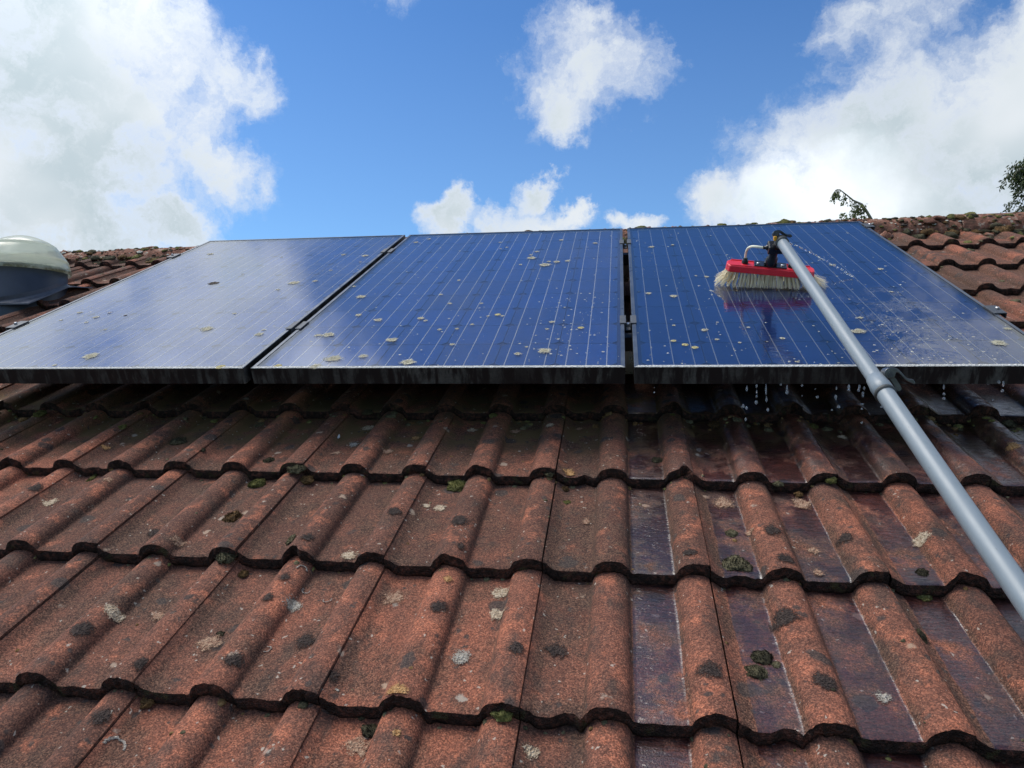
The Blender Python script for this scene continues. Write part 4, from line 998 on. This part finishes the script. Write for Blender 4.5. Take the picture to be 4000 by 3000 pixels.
# pole: thin upper section, clamp sleeve, thicker lower section running down past the camera
TC = 0.600; PC = HP + (EP - HP) * TC
b = MB(); b.tube([HP - pd * 0.004, HP + pd * 0.3, PC + pd * 0.05], [0.0158, 0.0158, 0.0158], 32); b.obj('upper_tube', POLE, br)
b = MB(); b.tube([PC + pd * 0.012, EP, EP + pd * 0.45], [0.0180, 0.0180, 0.0180], 36); b.obj('lower_tube', POLE, br)
b = MB(); b.tube([PC - pd * 0.036, PC - pd * 0.034, PC - pd * 0.010, PC - pd * 0.004, PC + pd * 0.020, PC + pd * 0.022], [0.0162, 0.0180, 0.0196, 0.0206, 0.0206, 0.0186], 32); b.obj('clamp_sleeve', POLE, br)
b = MB(); b.tube([PC + pd * 0.0195, PC + pd * 0.0215, PC + pd * 0.0265, PC + pd * 0.0285], [0.0206, 0.0212, 0.0212, 0.0184], 32); b.obj('sleeve_ring', RUBBER, br)
b = MB(); b.tube([HP - pd * 0.010, HP - pd * 0.008, HP + pd * 0.012, HP + pd * 0.014], [0.0165, 0.0195, 0.0195, 0.0160], 28); b.obj('clamp_ring', RUBBER, br)
LEV = [(-100, 20), (-92, 70), (-50, 112), (20, 128), (95, 118), (160, 85), (215, 25), (275, -48), (335, -82), (395, -78), (428, -108), (450, -150), (432, -178), (398, -168), (350, -140), (288, -112), (228, -60), (172, 8), (120, 45), (96, 20), (88, -40), (40, -72), (-25, -78), (-80, -45)]
LUG = [(55, -30), (98, -50), (205, -205), (216, -262), (170, -300), (118, -270), (60, -150), (0, -80), (-20, -60)]
def smooth_poly(P, it=2):
    for _ in range(it):
        Q = []
        for i in range(len(P)):
            a, c = P[i], P[(i + 1) % len(P)]
            Q += [(a[0] * .75 + c[0] * .25, a[1] * .75 + c[1] * .25), (a[0] * .25 + c[0] * .75, a[1] * .25 + c[1] * .75)]
        P = Q
    return P
def lever(pin, ex, ez, sc, nm, mt, w2=0.010):
    ey = ez.cross(ex).normalized(); F_ = Matrix((ex, ez, -ey)).transposed().to_4x4(); F_.translation = pin
    b = MB(); b.prism([(x * sc, y * sc) for x, y in smooth_poly(LEV)], -w2, w2); o = b.obj(nm, mt, br); o.matrix_local = F_
    md = o.modifiers.new('soft', 'BEVEL'); md.width = 0.0012; md.segments = 2; md.limit_method = 'ANGLE'
    b = MB(); b.prism([(x * sc, y * sc) for x, y in smooth_poly(LUG, 1)], -w2 * 0.7, w2 * 0.7); o = b.obj('clamp_lug', mt, br); o.matrix_local = F_ @ Matrix.Translation((0, 0, 0.0))
    b = MB(); b.lathe([(0.0052, -w2 - 0.0012), (0.0052, w2 + 0.0012)], 16, smooth=False); o = b.obj('lever_pin', RUBBER, br); o.matrix_local = F_
ex = Vector((0.985, 0.16, -0.06)).normalized(); ez = Vector((0, 0.38, 0.92)); ez = (ez - ex * ez.dot(ex)).normalized()
LEVER = simple('polished_lever', (0.11, 0.115, 0.12), 0.22, 0.15, 60.0, 0.0, Metallic=0.6)
lever(PC - pd * 0.020 + ex * 0.0215 + ez * 0.0165, ex, ez, 0.000118, 'clamp_lever', LEVER)
ex2 = Vector((0.97, 0.16, 0.16)).normalized(); ez2 = (ez - ex2 * ez.dot(ex2)).normalized()
lever(HP - pd * 0.002 + ex2 * -0.012 + ez2 * 0.0240, ex2, ez2, 0.000100, 'clamp_lever', BLACKP, 0.008)
b = MB(); p0 = HP + ex * -0.0195 + ez * 0.010; b.box((p0.x - 0.005, p0.y - 0.008, p0.z - 0.006), (p0.x + 0.004, p0.y + 0.008, p0.z + 0.008), 0, 0.002); b.obj('clamp_insert', YEL, br)

# ------------------------------------------------------------------ water
def water_material():
    m_, g_, o_ = mat('clear_water'); P = g_.objco(house)
    p = pbr(g_, o_, (1, 1, 1), 0.02, g_.bump(g_.noise(P, 300.0, 2.0, 0.5), 0.25, 0.002), IOR=1.33, Transmission_Weight=1.0)
    df = g_.new('ShaderNodeBsdfDiffuse'); df.inputs['Color'].default_value = (0.85, 0.88, 0.9, 1)       # white put into the water in place of bright highlights
    x = g_.new('ShaderNodeMixShader'); x.inputs[0].default_value = 0.22; L = m_.node_tree.links.new
    L(p.outputs[0], x.inputs[1]); L(df.outputs[0], x.inputs[2]); L(x.outputs[0], o_.inputs['Surface']); return m_
WATER = water_material()
def drop_mesh(seed):
    bm = bmesh.new(); bmesh.ops.create_icosphere(bm, subdivisions=3, radius=1.0); r_ = random.Random(seed); o3 = Vector((seed, 2 * seed, 0))
    tail = r_.uniform(0.15, 0.6)
    for v_ in bm.verts:
        c = v_.co.copy(); t = (c.z + 1) / 2; k_ = 1 - tail * t ** 1.5; n_ = 1 + 0.10 * mnoise.noise(c * 1.5 + o3)
        v_.co = Vector((c.x * k_ * n_, c.y * k_ * n_, c.z))
    me = bpy.data.meshes.new('water_drop'); bm.to_mesh(me); bm.free(); me.materials.append(WATER)
    me.polygons.foreach_set('use_smooth', [True] * len(me.polygons)); return me
DM = [drop_mesh(k) for k in range(6)]
for n_, (u, v, w_, rx, rz) in enumerate(DROP + [(1.0637, -0.0127, -0.0638, 0.0018, 0.0019), (1.0637, -0.0075, -0.0530, 0.0010, 0.0010)]):
    o = ob('water_drop', DM[n_ % 6]); o.location = M @ Vector((u, v, w_)); o.scale = (rx * 1.5, rx * 1.5, max(rz, rx) * 1.25)
    tag(o, 'clear water drop falling from the lower edge of the right solar panel', 'water drop', 'water drops falling below the right panel')
o_last = [q for q in bpy.data.objects if q.name.startswith('water_drop')][-2:]
# thin broken jet leaving the brush head and landing on the glass
jp = [(1.478, 0.560, 0.168), (1.538, 0.652, 0.130), (1.605, 0.745, 0.083), (1.665, 0.805, 0.042), (1.712, 0.79, 0.016), (1.735, 0.758, 0.0025)]
def cat(P, t):
    n = len(P) - 1; x = min(t * n, n - 1e-6); i = int(x); f = x - i
    p0, p1, p2, p3 = [Vector(P[min(max(i + q, 0), n)]) for q in (-1, 0, 1, 2)]
    return 0.5 * ((2 * p1) + (p2 - p0) * f + (2 * p0 - 5 * p1 + 4 * p2 - p3) * f * f + (3 * p1 - p0 - 3 * p2 + p3) * f ** 3)
jr = root('water_jet', jp[0], 'thin broken jet of water spraying from the brush head onto the blue panel', 'water')
b = MB(); r_ = random.Random(3); t = 0.0
while t < 1.0:
    l = r_.uniform(0.02, 0.07) * (1.3 - t * 0.7); p = [cat(jp, min(1, t + l * q / 5)) - Vector(jp[0]) + Vector((r_.gauss(0, .0008), r_.gauss(0, .0008), r_.gauss(0, .0008))) for q in range(6)]
    rr = r_.uniform(0.0015, 0.0026); b.tube(p, [0.0003, rr, rr * 1.15, rr, rr * 1.1, 0.0003], 8); t += l + r_.uniform(0.004, 0.018)
b.obj('jet_stream', WATER, jr)
for n_ in range(16):
    p = cat(jp, r_.uniform(0.45, 1.0)) - Vector(jp[0]) + Vector((r_.gauss(0, .014), r_.gauss(0, .014), abs(r_.gauss(0, .008))))
    ob('jet_droplet', DM[n_ % 6], jr, p).scale = (0.0016,) * 3
# white petal in a pan
PET = simple('white_petal', (0.72, 0.72, 0.68), 0.6, 0.05)
V = []; F = []
for i in range(7):
    t = i / 6; wdt = 0.0036 * math.sin(math.pi * (0.06 + 0.88 * t)); y = (t - 0.5) * 0.024; z = 0.002 + 0.003 * (2 * t - 1) ** 2
    V += [(-wdt, y, z + 0.0012), (0, y, z), (wdt, y, z + 0.0012), (0, y, z - 0.0005)]
for i in range(6):
    a = i * 4; F += [(a, a + 1, a + 5, a + 4), (a + 1, a + 2, a + 6, a + 5), (a + 2, a + 3, a + 7, a + 6), (a + 3, a, a + 4, a + 7)]
o = ob('petal', mesh('petal', V, F, (PET,), None, True)); o.location = M @ Vector((0.221, -0.016, surf(0.221, -0.016))); o.rotation_euler = (PITCH, 0, 0.25)
tag(o, 'small white petal lying in a dry pan under the middle solar panel', 'petal')

# ------------------------------------------------------------------ trees behind the house
def leaf_material(name, a, b_):
    m_, g_, o_ = mat(name); n = g_.new('ShaderNodeNewGeometry').outputs['Random Per Island']
    c = g_.mix(n, a, b_)
    df = g_.new('ShaderNodeBsdfDiffuse'); g_.put(df.inputs['Color'], c); tl = g_.new('ShaderNodeBsdfTranslucent'); g_.put(tl.inputs['Color'], g_.vm('MULTIPLY', c, (1.1, 1.3, 0.7)))
    gl = g_.new('ShaderNodeBsdfGlossy'); gl.inputs['Roughness'].default_value = 0.45
    x = g_.new('ShaderNodeMixShader'); x.inputs[0].default_value = 0.35; y = g_.new('ShaderNodeMixShader'); y.inputs[0].default_value = 0.05
    L = m_.node_tree.links.new; L(df.outputs[0], x.inputs[1]); L(tl.outputs[0], x.inputs[2]); L(x.outputs[0], y.inputs[1]); L(gl.outputs[0], y.inputs[2]); L(y.outputs[0], o_.inputs['Surface']); return m_
LEAF1 = leaf_material('olive_leaf', (0.11, 0.13, 0.05), (0.21, 0.23, 0.11))
LEAF2 = leaf_material('cypress_leaf', (0.030, 0.050, 0.020), (0.085, 0.105, 0.036))
def bark(name, c):
    m_, g_, o_ = mat(name); P = g_.objco(); n = g_.noise(g_.vm('MULTIPLY', P, (20.0, 20.0, 4.0)), 1.0, 5.0, 0.65)
    pbr(g_, o_, g_.vm('SCALE', c, g_.lin(n, 0.3, 0.7, 0.6, 1.4)), 0.9, g_.bump(n, 0.6, 0.01)); return m_
BARK1 = bark('pale_bark', (0.20, 0.19, 0.13)); BARK2 = bark('brown_bark', (0.09, 0.065, 0.045))
def leaf(mb_, p, d, l, wd, r_):
    d = d.normalized(); s_ = d.cross(Vector((r_.gauss(0, 1), r_.gauss(0, 1), r_.gauss(0, 1)))).normalized() * wd; nrm = s_.cross(d).normalized()
    mb_.addm([p, p + d * l * 0.45 + s_ + nrm * wd * 0.25, p + d * l, p + d * l * 0.45 - s_ + nrm * wd * 0.25], [(0, 1, 2), (0, 2, 3)], 0, True)
def world_root(name, P, label, cat, group=None):
    o = bpy.data.objects.new(name, None); o.location = P; return tag(link(o), label, cat, group)
r_ = random.Random(21)
T1 = Vector((4.65, 7.75, GZ)); t1 = world_root('leafy_tree', T1, 'thin tree with one bare drooping branch showing above the ridge behind the right panel', 'tree', 'trees behind the house')
BB = Vector((3.88, 7.16, 2.06)) - T1
b = MB(); b.tube([(0, 0, 0), (0.05, 0, 1.5), (-0.05, -0.1, 3.2), (-0.3, -0.25, 4.6), BB + Vector((0.12, 0.06, -0.3))], [0.11, 0.09, 0.07, 0.045, 0.024], 10); b.obj('trunk', BARK1, t1)
arc = [BB + Vector(q) for q in ((0.12, 0.06, -0.3), (0.03, 0.02, -0.05), (-0.006, 0, 0.003), (-0.05, 0, 0.085), (-0.096, 0, 0.158), (-0.14, 0.01, 0.185), (-0.189, 0.01, 0.211), (-0.266, 0.0, 0.277), (-0.342, -0.01, 0.337), (-0.385, -0.01, 0.335), (-0.404, -0.01, 0.296))]
b = MB(); b.tube(arc, [0.022, 0.019, 0.018, 0.016, 0.014, 0.012, 0.010, 0.008, 0.006, 0.004, 0.002], 8); 
lf = MB(); twl = []
for n_ in range(56):
    t = r_.uniform(0.30, 1.0) ** 0.9; p = cat([tuple(q) for q in arc], t); l = r_.uniform(0.05, 0.16) * (1.3 - 0.55 * t)
    d = Vector((r_.uniform(-0.5, 0.25), r_.gauss(0, 0.45), -1)).normalized(); e = p + d * l; b.tube([p, p.lerp(e, 0.5) + Vector((-.01, 0, .006)), e], [0.0028, 0.0018, 0.001], 5)
    for q in range(r_.randrange(3, 8)): leaf(lf, p.lerp(e, r_.uniform(0.35, 1.0)), d + Vector((r_.gauss(0, .7), r_.gauss(0, .7), r_.gauss(0, .5))), r_.uniform(0.022, 0.042), r_.uniform(0.007, 0.012), r_)
for n_ in range(70):      # side twigs low on the left of the branch
    p = BB + Vector((r_.uniform(-0.36, -0.05), r_.gauss(0, 0.05), r_.uniform(-0.12, 0.11)))
    if p.z - BB.z > 0.16 + (p.x - BB.x) * 0.35: continue
    e = p + Vector((r_.gauss(0, 0.04), r_.gauss(0, 0.03), r_.gauss(0, 0.04))); b.tube([p, e], [0.002, 0.001], 5)
    for q in range(7): leaf(lf, p.lerp(e, r_.random()), Vector((r_.gauss(0, 1), r_.gauss(0, 1), r_.gauss(-.5, .8))), r_.uniform(0.024, 0.044), r_.uniform(0.008, 0.013), r_)
for n_ in range(1500):    # the rest of the crown, below the ridge line
    a = r_.uniform(0, 6.28); q = r_.random() ** 0.5; p = Vector((-0.35 + math.cos(a) * q * 1.0, -0.3 + math.sin(a) * q * 1.0, r_.uniform(3.4, 4.9) - 0.3 * q))
    leaf(lf, p, Vector((r_.gauss(0, 1), r_.gauss(0, 1), r_.gauss(-.5, .8))), r_.uniform(0.06, 0.10), r_.uniform(0.018, 0.03), r_)
b.obj('branch', BARK1, t1); lf.obj('crown', LEAF1, t1)
# dense evergreen at the right
T2 = Vector((7.06, 9.16, GZ)); t2 = world_root('evergreen_tree', T2, 'dense dark evergreen with drooping sprays at the right edge behind the ridge', 'tree', 'trees behind the house')
b = MB(); b.tube([(0, 0, 0), (0.05, 0, 3), (0, 0.05, 6), (0.02, 0, 7.8)], [0.20, 0.15, 0.09, 0.02], 10); b.obj('trunk', BARK2, t2)
lf = MB(); bb = MB()
def spray(p, d, L, n, r_):
    for q in range(n):
        t = q / n; c = p + d * L * t + Vector((0, 0, -0.5 * L * t * t)); s_ = 0.10 * (1 - 0.5 * t)
        for k in range(9): leaf(lf, c + Vector((r_.gauss(0, s_ * .35), r_.gauss(0, s_ * .35), r_.gauss(0, s_ * .25))), Vector((d.x * .5 + r_.gauss(0, .5), d.y * .5 + r_.gauss(0, .5), -0.9 + r_.gauss(0, .4))), r_.uniform(0.035, 0.075), r_.uniform(0.007, 0.013), r_)
for n_ in range(300):
    z = r_.uniform(4.2, 7.75); a = r_.uniform(0, 6.283); taper = min(1.0, (7.95 - z) / 2.0) ** 0.65
    R_ = taper * (0.78 + 0.22 * mnoise.noise(Vector((math.cos(a) * 1.5, math.sin(a) * 1.5, z * 1.3))) ); d = Vector((math.cos(a), math.sin(a), 0.15))
    p = Vector((0, 0, z)) + d * R_ * r_.uniform(0.2, 0.45); L = R_ * r_.uniform(0.5, 0.72)
    bb.tube([Vector((0, 0, z - 0.1)), p, p + d * L * 0.7], [0.018, 0.01, 0.003], 5); spray(p, d, L, 13, r_)
for q in range(26):        # the bough that hangs out to the left
    p = Vector((6.63, 9.05, 3.10)) - T2 + Vector((r_.gauss(-0.06, 0.10), r_.gauss(0, 0.08), r_.gauss(0.08, 0.10))); spray(p, Vector((-0.45, r_.gauss(0, .3), -0.3)), r_.uniform(0.18, 0.34), 8, r_)
bb.tube([Vector((0, 0, 6.2)), Vector((6.85, 9.1, 3.2)) - T2, Vector((6.45, 9.05, 3.15)) - T2, Vector((6.30, 9.02, 2.95)) - T2], [0.03, 0.02, 0.012, 0.004], 6)
bb.obj('branches', BARK2, t2); lf.obj('crown', LEAF2, t2)

# ------------------------------------------------------------------ ground
def ground_material():
    m_, g_, o_ = mat('lawn'); P = g_.objco(); a = g_.noise(P, 0.6, 6.0, 0.6); b_ = g_.noise(P, 22.0, 5.0, 0.7)
    pbr(g_, o_, g_.ramp(g_.add(g_.mul(a, .6), g_.mul(b_, .4)), [(0.35, (0.03, 0.04, 0.015)), (0.55, (0.06, 0.075, 0.025)), (0.7, (0.10, 0.10, 0.045))]), 0.95, g_.bump(b_, 0.6, 0.02)); return m_
o = ob('ground', mesh('ground', [(-1500, -1500, GZ), (1500, -1500, GZ), (1500, 1500, GZ), (-1500, 1500, GZ)], [(0, 1, 2, 3)], (ground_material(),)))
o['kind'] = 'structure'
bpy.context.view_layer.update()
